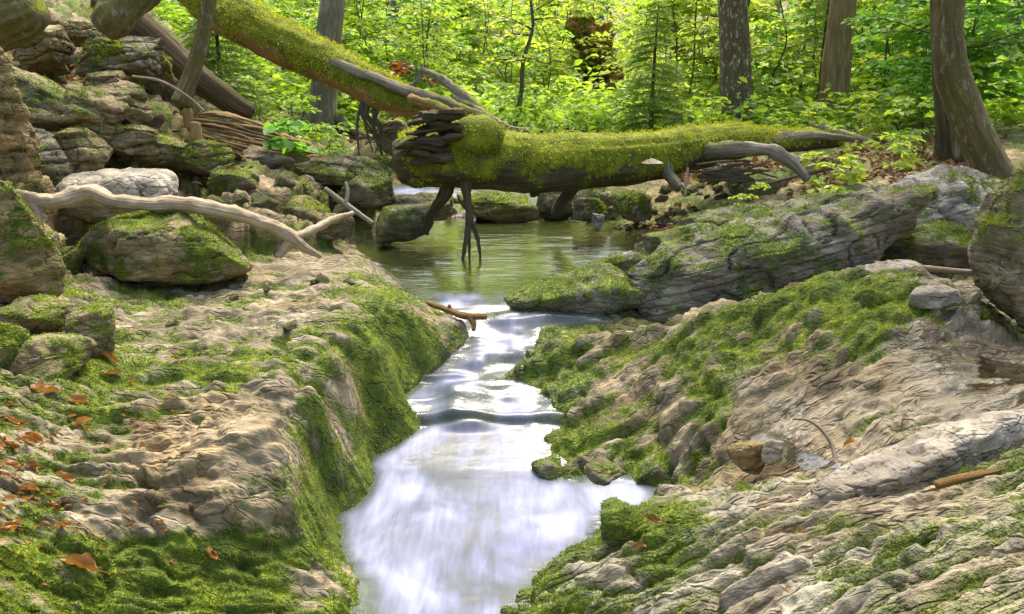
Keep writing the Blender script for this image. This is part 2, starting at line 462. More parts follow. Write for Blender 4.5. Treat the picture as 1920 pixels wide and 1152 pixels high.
# bed
for px, py, zw, d in ((880, 440, 0, .12), (800, 480, 0, .14), (900, 520, 0, .14), (1050, 470, 0, .10), (860, 570, 0, .08), (910, 610, -.05, .08), (960, 640, -.1, .08), (860, 690, -.15, .1), (850, 750, -.22, .1),
                      (860, 850, ZL, .2), (850, 950, ZL, .25), (900, 1050, ZL, .25), (820, 1150, ZL, .25), (1090, 945, ZL, .14), (1150, 935, ZL, .10), (1185, 928, ZL, .06), (980, 980, ZL, .2), (1050, 960, ZL, .16), (720, 980, ZL, .15), (760, 1080, ZL, .2), (900, 900, ZL, .2), (720, 430, 0, .06), (1000, 430, 0, .08), (1120, 450, 0, .04)): bed(px, py, zw, d)
# far pool shore, inlet
for px, py, z in ((720, 400, .03), (760, 372, .03), (850, 395, .05), (960, 400, .02), (1060, 402, .02), (1180, 420, .02), (1250, 430, .06)): cz(px, py, z)
for px, py, Y in ((900, 330, 8.0), (1100, 330, 8.0), (760, 340, 8.2), (1250, 350, 6.8), (1380, 380, 5.6), (1300, 400, 5.4), (1450, 345, 5.9), (1560, 330, 6.2), (1700, 290, 6.9)): cy(px, py, Y)
# left shelf top and bank crest
for px, py, z in ((560, 486, .10), (640, 492, .10), (690, 505, .10), (735, 556, .10), (770, 590, .085), (720, 620, .10), (705, 655, .07), (650, 700, .05), (700, 775, -.17), (600, 745, .06), (545, 800, .04), (545, 870, .0), (545, 930, -.06),
                  (600, 880, -.175), (620, 800, -.10), (590, 1010, -.24), (545, 1000, -.17), (620, 1100, -.30), (400, 1015, -.14), (400, 1100, -.23), (250, 1100, -.18), (100, 1120, -.12),
                  (400, 985, -.10), (250, 960, -.04), (420, 900, -.01), (300, 850, .02), (120, 900, .0), (0, 960, .03), (450, 780, .06), (300, 700, .08), (150, 760, .07), (0, 800, .1), (-150, 900, .12),
                  (500, 650, .10), (350, 600, .11), (250, 640, .11), (600, 570, .12), (420, 540, .12), (500, 500, .11), (250, 520, .14), (80, 560, .2), (0, 700, .18), (400, 1250, -.26), (100, 1300, -.15), (-300, 1100, .1), (-200, 700, .35)): cz(px, py, z)
# right slab
for px, py, z in ((1100, 700, -.13), (1050, 780, -.24), (1150, 850, -.27), (1250, 900, -.33), (1300, 900, -.28), (1200, 760, -.17), (1300, 760, -.10), (1300, 680, .0), (1200, 680, -.08), (1200, 640, -.03), (1290, 600, .08), (1400, 660, .05), (1400, 556, .16), (1500, 530, .21), (1600, 508, .27), (1720, 500, .31),
                  (1400, 760, -.04), (1480, 820, -.05), (1400, 880, -.17), (1550, 860, -.06), (1550, 700, .08), (1650, 620, .2), (1700, 700, .12), (1800, 740, .08), (1900, 700, .02), (1850, 620, .13), (1760, 560, .25), (1920, 640, .02), (1880, 790, .06), (1650, 780, .04)): cz(px, py, z)
# behind the slab: gully at the foot of the layered boulder
for px, py, z in ((1200, 610, -.02), (1300, 575, .02), (1450, 525, .1), (1080, 560, .06), (1150, 540, .08), (1250, 470, .06), (1060, 540, .05)): cz(px, py, z)
def cyz(px, Y, z): PTS.append(np.array([(px - 960) / F_PX * Y * 1.02, Y, z]))
for px, Y, z in ((1250, 3.85, -.02), (1400, 3.85, 0), (1550, 3.85, .05), (1660, 3.95, .1), (1400, 4.3, 0), (1550, 4.3, .04), (1250, 4.3, 0), (1670, 4.4, .08), (1760, 4.0, .1), (1480, 4.6, .08)): cyz(px, Y, z)
# bottom right ledge
for px, py, z in ((1200, 1000, -.22), (1250, 950, -.22), (1330, 930, -.16), (1450, 920, -.07), (1600, 930, .0), (1750, 940, .08), (1920, 880, .14), (1100, 1090, -.27), (1060, 1140, -.28), (1250, 1080, -.18), (1400, 1000, -.07), (1400, 1100, -.08),
                  (1600, 1040, .04), (1600, 1140, .05), (1800, 1000, .13), (1900, 1100, .2), (1150, 1250, -.24), (1500, 1260, .0), (1800, 1250, .2), (2100, 950, .25), (2100, 1150, .32)): cz(px, py, z)
# right bank going back
for px, py, Y in ((1760, 480, 4.3), (1850, 400, 4.6), (1650, 400, 4.9), (1800, 300, 6.0), (1920, 300, 5.6), (1900, 240, 8.0), (1700, 255, 8.5), (1560, 232, 10.3), (1390, 240, 10.0), (1250, 245, 9.5), (1080, 250, 9.5), (950, 255, 9.5), (1850, 215, 11), (2100, 350, 5), (2300, 250, 8), (2100, 600, 3.6), (1950, 470, 4.2)): cy(px, py, Y)
# left gully and cliff
for px, py, Y in ((600, 430, 5.0), (660, 400, 5.7), (500, 440, 4.6), (420, 470, 4.3), (540, 380, 5.4), (640, 330, 6.8), (700, 300, 8.2), (560, 290, 8.0), (450, 360, 5.2), (380, 400, 4.8), (450, 290, 6.6), (350, 300, 5.8), (300, 370, 5.0), (330, 220, 6.8), (420, 230, 7.5),
                  (200, 250, 5.4), (100, 300, 4.6), (60, 380, 4.0), (100, 180, 5.6), (200, 120, 6.6), (100, 60, 6.8), (300, 60, 8.5), (0, 100, 5.4), (0, 250, 4.3), (20, 430, 3.6), (-200, 350, 3.6), (-300, 100, 5.0), (140, 500, 4.05), (480, 200, 8.8), (560, 230, 9), (400, 60, 11), (100, -80, 10), (-300, -100, 9),
                  (-500, 500, 3.0), (620, 235, 10.5), (520, 120, 12)): cy(px, py, Y)
# hill behind
for px, py, Y in ((700, 220, 10.5), (650, 130, 14), (800, 215, 12), (760, 110, 16), (700, 20, 20), (850, 40, 21), (950, 215, 13), (950, 130, 19), (1000, 30, 27), (600, 20, 18), (500, -40, 18), (1100, 215, 14), (1150, 160, 22), (1200, 90, 32), (1300, 205, 16), (1300, 160, 25), (1450, 205, 16), (1500, 160, 26),
                  (1700, 200, 15), (1700, 150, 26), (1900, 170, 18), (1950, 120, 28), (1200, -20, 45), (1500, -20, 45), (1900, -20, 45), (700, -180, 45), (2400, -20, 45), (2400, 150, 15), (100, -260, 40), (900, -150, 48), (2000, -150, 60), (1400, -150, 62), (-600, -250, 18), (-900, -420, 40)): cy(px, py, Y)
for x, y, z in ((0, 0.5, -.3), (-.6, .9, -.2), (-1.5, .5, .15), (.9, .6, .2), (1.8, .5, .4), (0, -3, -.3), (-3, -3, .6), (3, -3, .7), (-6, 0, 1.5), (6, 0, 1.5), (-6, -8, 2), (6, -8, 2), (0, -8, 0), (-9, 4, 3.0), (9, 4, 1.5), (14, 20, 2.5), (-14, 20, 7), (25, 45, 7), (-25, 45, 12), (0, 75, 16), (30, 75, 18), (-30, 75, 20), (-40, 10, 12), (40, 10, 8)): cw(x, y, z)
PTS = np.array(PTS)

def _phi(r): return np.sqrt(r * r + 0.015 ** 2)
_A = PTS[:, :2]
_D = np.hypot(_A[:, None, 0] - _A[None, :, 0], _A[:, None, 1] - _A[None, :, 1])
_n = len(_A)
_M = np.zeros((_n + 3, _n + 3))
_M[:_n, :_n] = _phi(_D) - np.eye(_n) * 0.004
_M[:_n, _n] = 1; _M[:_n, _n + 1:] = _A; _M[_n, :_n] = 1; _M[_n + 1:, :_n] = _A.T
_W = np.linalg.solve(_M, np.concatenate([PTS[:, 2], np.zeros(3)]))

def base_z(x, y):
    x = np.asarray(x, dtype=float).ravel(); y = np.asarray(y, dtype=float).ravel()
    o = np.empty(len(x))
    for i in range(0, len(x), 40000):
        a = x[i:i + 40000, None]; b = y[i:i + 40000, None]
        o[i:i + 40000] = _phi(np.hypot(a - _A[:, 0], b - _A[:, 1])) @ _W[:_n] + _W[_n] + _W[_n + 1] * a[:, 0] + _W[_n + 2] * b[:, 0]
    return o

def grid_faces(nr, nc):
    i = np.arange(nr * nc).reshape(nr, nc)
    return np.stack([i[:-1, :-1], i[:-1, 1:], i[1:, 1:], i[1:, :-1]], -1).reshape(-1, 4)

# stream centre line in plan (x at y)
_cl = np.array([atz(px, py, z)[:2] for px, py, z in ((820, 1300, ZL), (820, 1152, ZL), (880, 1000, ZL), (860, 880, ZL), (855, 790, -.3), (855, 740, -.2), (870, 680, -.13), (900, 620, -.05), (880, 575, 0), (900, 480, 0))])
_cl = _cl[np.argsort(_cl[:, 1])]
def centre_x(y): return np.interp(y, _cl[:, 1], _cl[:, 0])
# split between slab and bottom right ledge, as a plan line y(x)
_sl = np.array([atz(px, py, z)[:2] for px, py, z in ((1060, 925, ZL), (1215, 925, ZL), (1330, 925, -.17), (1540, 905, -.05), (1750, 880, .05), (1920, 820, .1), (2300, 760, .2))])
_sl = _sl[np.argsort(_sl[:, 0])]
def split_y(x): return np.interp(x, _sl[:, 0], _sl[:, 1])

def blobs(px, py, lst):
    r = np.zeros(len(px))
    for (cx, cy_, rx, ry, v) in lst:
        r += v * np.exp(-(((px - cx) / rx) ** 2 + ((py - cy_) / ry) ** 2))
    return r

def lumps(xy, ang, ln, wd, seed, lo=0.04, hi=0.30, warp=0.3):
    a = math.radians(ang); c, s = math.cos(a), math.sin(a)
    q = np.stack([(xy[:, 0] * c + xy[:, 1] * s) / ln, (-xy[:, 0] * s + xy[:, 1] * c) / wd], 1)
    p3 = np.column_stack([xy * 6, np.zeros(len(xy))])
    q = q + warp * np.stack([vnoise(p3, seed + 5), vnoise(p3 + 31, seed + 6)], 1)
    F1, F2, ID = worley2(q, seed)
    return sstep(lo, hi, F2 - F1), ID

def lumps_on(mask, *a, **k):
    A = np.zeros(len(mask)); B = np.zeros(len(mask))
    A[mask], B[mask] = lumps(xy[mask], *a, **k)
    return A, B
def cracks(P, ang, fl, fc, seed, width=0.07):
    """long thin valley lines running along the direction ang in plan; 1 in the crack, 0 elsewhere"""
    a = math.radians(ang); c, s = math.cos(a), math.sin(a)
    q = np.stack([(P[:, 0] * c + P[:, 1] * s) * fl, (-P[:, 0] * s + P[:, 1] * c) * fc, P[:, 2] * fc * .5], 1)
    n = vnoise(q, seed) + 0.35 * vnoise(q * 2.1 + 9, seed + 1)
    return 1 - sstep(0.0, width, np.abs(n))

# near terrain: fine grid, spaced finer close by
NR, NC = 640, 1020
inv = np.linspace(1 / 1.02, 1 / 9.0, NR)
ys = 1 / inv
us = np.concatenate([np.linspace(-2.4, -0.76, 60)[:-1], np.linspace(-0.76, 0.76, NC - 118), np.linspace(0.76, 2.4, 61)[1:]])
NC = len(us)
GX = (us[None, :] * (ys[:, None] * 0.96 + 0.22)); GY = np.repeat(ys[:, None], NC, 1)
bx, by = GX.ravel(), GY.ravel()
bz = base_z(bx, by)
Bz = bz.reshape(NR, NC)
V = np.column_stack([bx, by, bz])
TF = grid_faces(NR, NC)
Nn = vert_normals(V, TF)
px, py = project(V)
xy = V[:, :2]

left = bx < centre_x(by)
back_l = np.interp(px, [-500, 0, 130, 420, 560, 700, 780], [600, 560, 520, 480, 476, 486, 545])
back_r = np.interp(px, [850, 921, 1010, 1160, 1290, 1400, 1500, 1600, 1720, 1800, 1920, 2300], [600, 596, 604, 628, 606, 562, 535, 512, 500, 520, 560, 560])
lab = np.zeros(len(V), dtype=int)                 # 0 ground, 1 left shelf, 2 right slab, 3 right ledge
lab[left & (py > back_l)] = 1
lab[~left & (py > back_r) & (by >= split_y(bx))] = 2
lab[~left & (by < split_y(bx))] = 3
lab[(by > 5.0)] = 0

zw = np.interp(by, [2.9, 3.02, 3.06, 3.3, 3.55, 3.75, 3.95], [ZL, ZL + .01, -.25, -.18, -.10, -.04, 0])
hgt = V[:, 2] - zw                                # height above the nearest water
slope = 1 - Nn[:, 2]
disp = 0.022 * fbm(V * 3.1, 5, 3) + 0.006 * fbm(V * 21, 4, 9)
ang_map = np.where(lab == 1, 2.0, np.where(lab == 3, 19.0, 20.0))
CR = np.zeros(len(V))
for k_, a_ in ((0, 10), (1, 2), (2, 20), (3, 7)):
    m_ = lab == k_
    CR[m_] = np.maximum(cracks(V[m_], a_, 1.6, 9.0, 101 + k_, 0.10), 0.8 * cracks(V[m_], a_ + 7, 4.5, 24.0, 111 + k_, 0.13))
    if k_ != 3: CR[m_] = np.maximum(CR[m_], 0.6 * cracks(V[m_], a_ + 80, 2.0, 5.0, 121 + k_, 0.04))
disp -= 0.028 * CR
ALG = np.zeros_like(V)
for k_, a_ in ((0, 8), (1, 2), (2, 20), (3, 7)):
    m_ = lab == k_; c_, s_ = math.cos(math.radians(a_)), math.sin(math.radians(a_))
    ALG[m_] = np.column_stack([V[m_, 0] * c_ + V[m_, 1] * s_, -V[m_, 0] * s_ + V[m_, 1] * c_, V[m_, 2] * (1.0, .5, .25, .15)[k_]])
def ridge(sx, sy, sz_, seed): return 1 - 2 * np.abs(vnoise(ALG * np.array([sx, sy, sz_]) + seed, seed))
flatz = 1 - 0.75 * np.clip(blobs(px, py, [(1500, 770, 110, 60, 1), (1550, 850, 120, 40, 1), (1690, 700, 130, 60, 1), (1800, 690, 130, 80, 1), (1850, 780, 120, 40, .6), (420, 840, 110, 40, .6)]), 0, 1)
flatz = flatz * (1 - 0.65 * sstep(0.25, 0.5, slope))
disp += flatz * (0.010 * ridge(3.2, 13, 13, 131) + 0.008 * ridge(6, 27, 27, 132) + 0.005 * ridge(14, 50, 50, 133) + 0.0025 * ridge(60, 70, 70, 134))
FINE = fbm(ALG * np.array([9, 30, 30]), 4, 143)
moss = np.zeros(len(V)); ochre = np.zeros(len(V)); wet = np.zeros(len(V))

def plates(sel_, spacing, amp, seed, warp=1.1):
    """stepped bedding: thin sheets whose broken edges face the stream"""
    A = ALG[sel_]
    w = fbm(A * np.array([1.6, 3.0, 3.0]) + seed, 4, seed)
    q = A[:, 1] / spacing + A[:, 2] / spacing * 0.8 + warp * w * 2
    i = np.floor(q); f = q - i; zz = np.zeros(len(q), dtype=np.int64)
    h = 0.3 + _hash(i.astype(np.int64), zz, zz, seed)
    h = h * (0.75 + 0.5 * vnoise(np.column_stack([A[:, 0] * 3.5, i * 7.3, zz]), seed + 2))
    edge = np.exp(-(np.minimum(f, 1 - f) / 0.07) ** 2)
    return amp * h * (1 - f) * sstep(0.0, 0.16, f), edge
def ribs(sel_, spacing, seed, warp=1.0):
    A = ALG[sel_]
    w = fbm(A * np.array([1.3, 3.5, 3.5]) + seed, 4, seed)
    q = A[:, 1] / spacing + warp * w * 2.2
    h = np.abs(np.sin(np.pi * q)) ** 0.7
    brk = sstep(-0.6, 0.0, fbm(A * np.array([4, 14, 14]) + seed, 3, seed + 4))
    return h * (0.45 + 0.55 * brk)
# left shelf: thin plates lying along the shelf, moss in the gaps, thick moss on the wall and the front terrace
L1, I1 = lumps_on(lab == 1, 4, 0.30, 0.085, 21, .03, .5); L2, I2 = lumps_on(lab == 1, -6, 0.11, 0.04, 22, .03, .5)
n_m = fbm(V * 5.0, 5, 41)
sel = lab == 1
wall = sstep(0.18, 0.42, slope)
terr = in_poly(px, py, [(-200, 1060), (150, 1010), (380, 1005), (560, 1005), (640, 960), (720, 1090), (720, 1500), (-200, 1500)]).astype(float)
mb = blobs(px, py, [(300, 690, 160, 45, .45), (130, 700, 90, 40, .5), (700, 640, 90, 90, .5), (720, 780, 80, 120, .5), (650, 560, 60, 40, .2), (420, 840, 150, 55, -.95), (650, 735, 45, 75, -1.0), (450, 965, 95, 38, -.8), (370, 915, 60, 40, -.7),
                    (540, 590, 150, 25, -.35), (430, 620, 90, 18, -.4), (250, 970, 70, 35, -.5), (600, 1085, 60, 28, -.6), (80, 880, 150, 110, .22), (560, 500, 130, 20, -.35), (200, 900, 80, 40, .25), (470, 770, 70, 25, -.5), (180, 1075, 70, 22, -.5), (500, 690, 120, 30, .15)])
m1 = 0.50 + 0.6 * FINE - 0.22 * L2 * I2 + 0.20 * CR + 0.55 * wall + 0.55 * terr + mb + 0.75 * n_m - 0.35 * L1 * (0.3 + I1) + 0.12 * (1 - L2)
d1 = 0.016 * L1 * (0.35 + I1) + 0.008 * L2 * I2
pl, pe = plates(sel, 0.105, 0.030, 71); pl2, pe2 = plates(sel, 0.040, 0.011, 72)
wl = 1 - sstep(0.06, 0.24, slope[sel])
d1[sel] += (pl + pl2) * wl * (1 - .6 * terr[sel]); m1[sel] += 0.25 * pe * (1 - wall[sel]) + .12 * pe2 - .10
# undercut plate faces at the front edge
d1 += 0.035 * blobs(px, py, [(430, 850, 130, 55, 1), (650, 720, 45, 80, 1), (450, 950, 100, 35, 1)])
o1 = blobs(px, py, [(420, 835, 130, 50, .9), (650, 740, 45, 75, .5), (480, 960, 80, 35, .5), (440, 770, 80, 25, .5)])
moss[sel] = m1[sel]; disp[sel] += d1[sel]; ochre[sel] = np.clip(o1[sel] * (0.6 + 0.8 * n_m[sel]), 0, 1)

# right slab: rounded lumps in moss, bare smooth mud stone to the right
L1, I1 = lumps_on(lab == 2, 28, 0.26, 0.11, 31, 0.03, 0.5); L2, I2 = lumps_on(lab == 2, 22, 0.11, 0.05, 32, .03, .5)
sel = lab == 2
edge = in_poly(px, py, [(900, 640), (1040, 660), (1180, 690), (1240, 760), (1260, 860), (1230, 960), (1000, 960), (880, 800)]).astype(float)
mb = blobs(px, py, [(1030, 760, 110, 110, .55), (1150, 880, 110, 60, .5), (1350, 600, 180, 35, .55), (1560, 560, 190, 42, .85), (1620, 640, 90, 50, .7), (1250, 680, 150, 50, .25), (1330, 770, 90, 60, .2), (1500, 770, 110, 60, -.9), (1550, 860, 120, 40, -.9),
                    (1690, 700, 120, 60, -.7), (1800, 680, 120, 70, -1.0), (1850, 780, 120, 50, -.6), (1740, 520, 60, 20, -.5), (1420, 850, 60, 60, -.7), (1160, 735, 45, 30, -.5), (1130, 870, 50, 20, -.6), (1700, 800, 100, 25, .1)])
smooth_z = np.clip(-mb, 0, 1)
m2 = 0.47 + 0.55 * FINE - 0.2 * L2 * I2 + 0.22 * CR + 0.12 * edge + mb + 0.7 * n_m - 0.38 * L1 * (0.4 + I1) + 0.1 * (1 - L2)
pl, pe = plates(sel, 0.17, 0.040, 81, .8); pl2, pe2 = plates(sel, 0.055, 0.014, 82, .8); d2 = (0.042 * L1 * (0.3 + I1) + 0.014 * L2 * I2) * (1 - 0.75 * smooth_z)
d2[sel] += (pl + pl2) * (1 - .5 * smooth_z[sel]); m2[sel] += 0.22 * pe + .1 * pe2 - .05
moss[sel] = m2[sel]; disp[sel] += d2[sel]; disp[sel] *= (1 - 0.6 * smooth_z[sel])
ochre[sel] = np.clip(0.55 * blobs(px, py, [(1220, 740, 120, 90, .8), (1390, 850, 60, 60, .9), (1560, 850, 120, 60, .35), (1650, 700, 90, 50, .4)])[sel] * (0.7 + n_m[sel]), 0, 1)
wet[sel] = np.clip(blobs(px, py, [(1850, 690, 120, 80, 1.2), (1790, 610, 70, 50, 1.0), (1480, 800, 50, 60, .9), (1540, 870, 90, 26, 1.1), (1600, 760, 90, 25, .5), (1390, 700, 40, 30, .6)])[sel], 0, 1)

# bottom right ledge: long parallel ribs
sel = lab == 3
mb = blobs(px, py, [(1180, 1000, 140, 80, .5), (1080, 1110, 130, 60, .4), (1300, 1070, 140, 40, .25), (1480, 960, 150, 30, -.2), (1700, 950, 180, 30, -.3), (1420, 1110, 90, 50, -.6), (1500, 1030, 80, 30, -.4), (1800, 1100, 200, 60, -.1), (1140, 1090, 55, 30, -.6), (1380, 950, 90, 25, -.4)])
m3 = 0.72 + 0.5 * FINE + 0.25 * CR + mb + 0.55 * n_m - 0.75 * L1 * (0.45 + 0.8 * I1) + 0.08 * (1 - L2)
rb = ribs(sel, 0.084, 91, .45); rb2 = ribs(sel, 0.027, 92, .5); d3 = np.zeros(len(V))
d3[sel] = 0.062 * rb + 0.012 * rb2; m3 = 1.03 + mb + 0.40 * n_m + 0.35 * FINE; m3[sel] -= 0.66 * rb + .08 * rb2
moss[sel] = m3[sel]; disp[sel] += d3[sel]

# ground: rocky near the water, soft further away
L1, I1 = lumps_on(lab == 0, 12, 0.42, 0.16, 61); L2, I2 = lumps_on(lab == 0, 6, 0.16, 0.07, 62)
sel = lab == 0
d0 = 0.05 * L1 * I1 + 0.015 * L2 * I2 + 0.03 * fbm(V * 2.0, 4, 77)
disp[sel] += d0[sel] * np.where(hgt[sel] < 0, 0.35, 1.0)
cl = in_poly(px, py, [(-400, -100), (380, 20), (560, 230), (700, 300), (700, 440), (420, 470), (-400, 560)]) & sel
Vc = V[cl]; La, Ia = lumps(Vc[:, [0, 2]] + 0.4 * Vc[:, [1, 1]], -24, .42, .20, 161, .02, .16, .25); Lb, Ib = lumps(Vc[:, [0, 2]] + 0.3 * Vc[:, [1, 0]], -20, .17, .085, 162, .02, .2, .25)
disp[cl] += 0.15 * La * (Ia + .2) + 0.055 * Lb * (Ib + .2)
pl, pe = plates(sel & ~cl, 0.12, 0.035, 73); disp[sel & ~cl] += pl * np.where(hgt[sel & ~cl] < 0, 0.2, 1.0)
moss[sel] = (0.46 + 0.4 * FINE + 0.2 * CR + 0.8 * n_m + 0.25 * sstep(7, 9, by) - 0.3 * L1 * I1)[sel]
moss[hgt < 0.0] -= 0.8 * sstep(0, 0.02, -hgt[hgt < 0.0])
wet = np.maximum(wet, 1 - sstep(0.0, 0.075, hgt + 0.02 * n_m))
for k_ in range(4): disp[lab == k_] -= disp[(lab == k_) & (hgt > 0.02)].mean()
disp = np.where(hgt < 0, np.minimum(disp, 0.0) * 0.3 - 0.03 * sstep(0, .04, -hgt), disp)
disp *= 1 - 0.6 * sstep(0.3, 0.6, slope)
_g = np.pad(disp.reshape(NR, NC), 1, mode='edge')           # one light smoothing pass against grid stair-steps
_g = (_g[:-2] + 2 * _g[1:-1] + _g[2:]) / 4; _g = (_g[:, :-2] + 2 * _g[:, 1:-1] + _g[:, 2:]) / 4
disp = _g.ravel() + flatz * (0.0045 * ridge(18, 62, 62, 135) + 0.003 * ridge(34, 100, 100, 136)) * (hgt > 0)
V2 = V + Nn * disp[:, None]
moss = np.clip(moss, 0, 1)

def terrain_piece(name, k, mat, ox):
    fl = lab[TF[:, 0]]
    f = TF[fl == k]
    used = np.unique(f)
    remap = np.full(len(V2), -1); remap[used] = np.arange(len(used))
    f2 = remap[f]
    vv = V2[used]
    # skirt: drop the open rim 0.35 m so that the rock is a solid block
    e = np.concatenate([f2[:, [0, 1]], f2[:, [1, 2]], f2[:, [2, 3]], f2[:, [3, 0]]])
    key = np.sort(e, 1); kk = key[:, 0].astype(np.int64) * len(used) + key[:, 1]
    _, idx, cnt = np.unique(kk, return_index=True, return_counts=True)
    rim = e[idx[cnt == 1]]
    rv = np.unique(rim); m2_ = np.full(len(used), -1); m2_[rv] = len(used) + np.arange(len(rv))
    low = vv[rv] - np.array([0, 0, 0.35])
    sk = np.column_stack([rim[:, 1], rim[:, 0], m2_[rim[:, 0]], m2_[rim[:, 1]]])
    vv = np.concatenate([vv, low])
    at_ = {a: np.concatenate([b[used], b[used][rv]]) for a, b in (("moss", moss), ("ochre", ochre), ("wet", wet))}
    me = build_mesh(name, vv, np.concatenate([f2, sk]), at_, mat)
    o = link(name, me)
    return o

ground_rock = terrain_piece("gully_ground", 0, ROCK_WARM, 0); ground_rock["kind"] = "structure"
shelf = tag(terrain_piece("rock_shelf", 1, SHELF_ROCK, 0), "broad mossy rock shelf with thin pale plates filling the left foreground", "rock")
slab = tag(terrain_piece("rock_slab", 2, SLAB_ROCK, 0), "sloping pale rock slab with moss patches across the stream, below the layered boulder", "rock")
ledge = tag(terrain_piece("rock_ledge", 3, LEDGE_ROCK, 0), "striped rock ledge of long pale ribs and mossy grooves in the bottom right corner", "rock")

# terrain height lookup on the finished fine grid
_V2g = V2.reshape(NR, NC, 3)
def ground_z(x, y):
    if y > 8.8 or y < 1.03: return float(base_z([x], [y])[0])
    r = int(np.argmin(np.abs(ys - y)))
    u = x / (ys[r] * 0.96 + 0.22)
    c = int(np.clip(np.searchsorted(us, u), 1, NC - 1))
    return float(_V2g[r, c, 2])

def ground_hit(px_, py_):                        # first place where the ray of a photo pixel meets the terrain
    d = ray(px_, py_)
    ts = np.linspace(1.05, 40, 3000) / d[1]
    P = CAM + d * ts[:, None]
    z = base_z(P[:, 0], P[:, 1])
    k = np.argmax(P[:, 2] < z)
    return P[k]

# far and side terrain, coarse
def coarse(name, xs, ys_, drop=0.0, hole=None):
    X, Y = np.meshgrid(xs, ys_)
    z = base_z(X.ravel(), Y.ravel())
    v = np.column_stack([X.ravel(), Y.ravel(), z - drop])
    v[:, 2] += 0.10 * fbm(v * np.array([.9, .9, 0]), 5, 88) * sstep(8.5, 12, v[:, 1])
    if hole is not None: v[:, 2] -= hole(v)
    f = grid_faces(len(ys_), len(xs))
    n = len(v)
    mm = np.clip(0.3 + 0.8 * fbm(v * 1.1, 4, 12), 0, 1)
    return tag(link(name, build_mesh(name, v, f, {"moss": mm, "wet": np.zeros(n), "ochre": np.zeros(n)}, SOIL)), None, None, kind="structure")
coarse("forest_floor", np.concatenate([np.linspace(-60, -12, 25)[:-1], np.linspace(-12, 14, 131), np.linspace(14, 60, 24)[1:]]), np.concatenate([np.linspace(8.85, 30, 120), np.linspace(30.5, 95, 40)]), 0.03)
coarse("near_ground", np.linspace(-60, 60, 121), np.concatenate([np.linspace(-14, 1.1, 24), np.linspace(1.5, 9.2, 14)]), 0.06,
       lambda v: np.where((np.abs(v[:, 0]) < 2.2 * (np.clip(v[:, 1], 0.3, 20) * 0.96 + .22)) & (v[:, 1] > 0.9), 1.2, 0.0))

# ------------------------------------------------------------------ water
wx = np.linspace(-2.6, 2.0, 230); wy = np.concatenate([np.linspace(0.6, 2.95, 120), np.linspace(2.96, 4.1, 170), np.linspace(4.12, 8.6, 120)])
WX, WY = np.meshgrid(wx, wy); a, b = WX.ravel(), WY.ravel()
P3 = np.column_stack([a, b, np.zeros(len(a))])
prof = np.interp(b, [2.3, 2.75, 3.0, 3.05, 3.066, 3.085, 3.2, 3.35, 3.5, 3.62, 3.75, 3.9], [ZL, -.335, -.29, -.278, -.25, -.245, -.215, -.195, -.135, -.10, -.035, 0])
casc = sstep(2.98, 3.05, b) * (1 - sstep(3.75, 4.0, b))
prof = prof + casc * (0.034 * fbm(P3 * np.array([5, 8, 1]), 3, 5, .4) + 0.012 * (1 - 2 * np.abs(vnoise(P3 * np.array([3.5, 9, 1]), 8))))
# bow-shaped standing wave just above the lip
_bw = atz(852, 755, -.23)
prof += 0.02 * np.exp(-(((a - _bw[0]) / 0.045) ** 2 + ((b - _bw[1]) / 0.10) ** 2))
prof += (1 - sstep(2.9, 3.0, b)) * 0.006 * fbm(P3 * np.array([3, 5, 1]), 3, 15) + sstep(4.0, 4.3, b) * 0.0035 * fbm(P3 * np.array([7, 11, 1]), 3, 25)
inlet = np.exp(-(((a - at(770, 360, 7)[0]) / 0.5) ** 2)) * sstep(6.6, 7.2, b)
prof += 0.10 * sstep(6.8, 7.6, b)
foam = np.clip((0.84 + 0.35 * fbm(P3 * np.array([2.2, 2.6, 1]), 3, 55)) * (1 - sstep(3.0, 3.05, b)) + casc * (0.66 + 0.75 * fbm(P3 * np.array([4, 6, 1]), 3, 35)) + sstep(3.7, 3.8, b) * (1 - sstep(4.0, 4.22, b)) * 0.8 + 0.9 * sstep(6.6, 7.0, b), 0, 1)
foam = foam * (1 - 0.55 * np.exp(-((b - 3.058) / 0.013) ** 2))
prof = prof + 0.010 * np.exp(-((b - 3.082) / 0.014) ** 2)
depth_w = prof - base_z(a, b)
foam = foam * (0.25 + 0.75 * sstep(0.0, 0.075, depth_w + 0.02 * fbm(P3 * 14, 3, 65)))
water_me = build_mesh("stream_water", np.column_stack([a, b, prof]), grid_faces(len(wy), len(wx)), {"foam": foam}, WATER)
tag(link("stream_water", water_me), "pale silky stream water running from the still green pool to the foreground", None, kind="structure")

def puddle(px_, py_, rx, ry, lift):
    c = ground_hit(px_, py_)
    t_ = np.linspace(0, 2 * np.pi, 48, endpoint=False); rr = 1 + 0.18 * np.sin(3 * t_ + px_) + 0.1 * np.sin(5 * t_)
    w_ = sz(rx, c); d_ = sz(ry, c) / 0.45
    ring = np.column_stack([c[0] + w_ * rr * np.cos(t_), c[1] + d_ * rr * np.sin(t_), np.zeros(48)])
    z_ = float(np.median([ground_z(a_, b_) for a_, b_ in c[:2] + (ring[:, :2] - c[:2]) * .4])) + lift
    ring[:, 2] = z_
    v_ = np.vstack([ring, [[c[0], c[1], z_]]])
    f_ = np.column_stack([np.arange(48), (np.arange(48) + 1) % 48, np.full(48, 48)])
    tag(link("puddle_water", build_mesh("puddle_water", v_, f_, {"foam": np.full(49, .06)}, PUDDLE)), None, None, kind="structure")
puddle(1490, 835, 70, 30, .004); puddle(1850, 690, 90, 40, .004); puddle(1560, 878, 70, 12, .002)

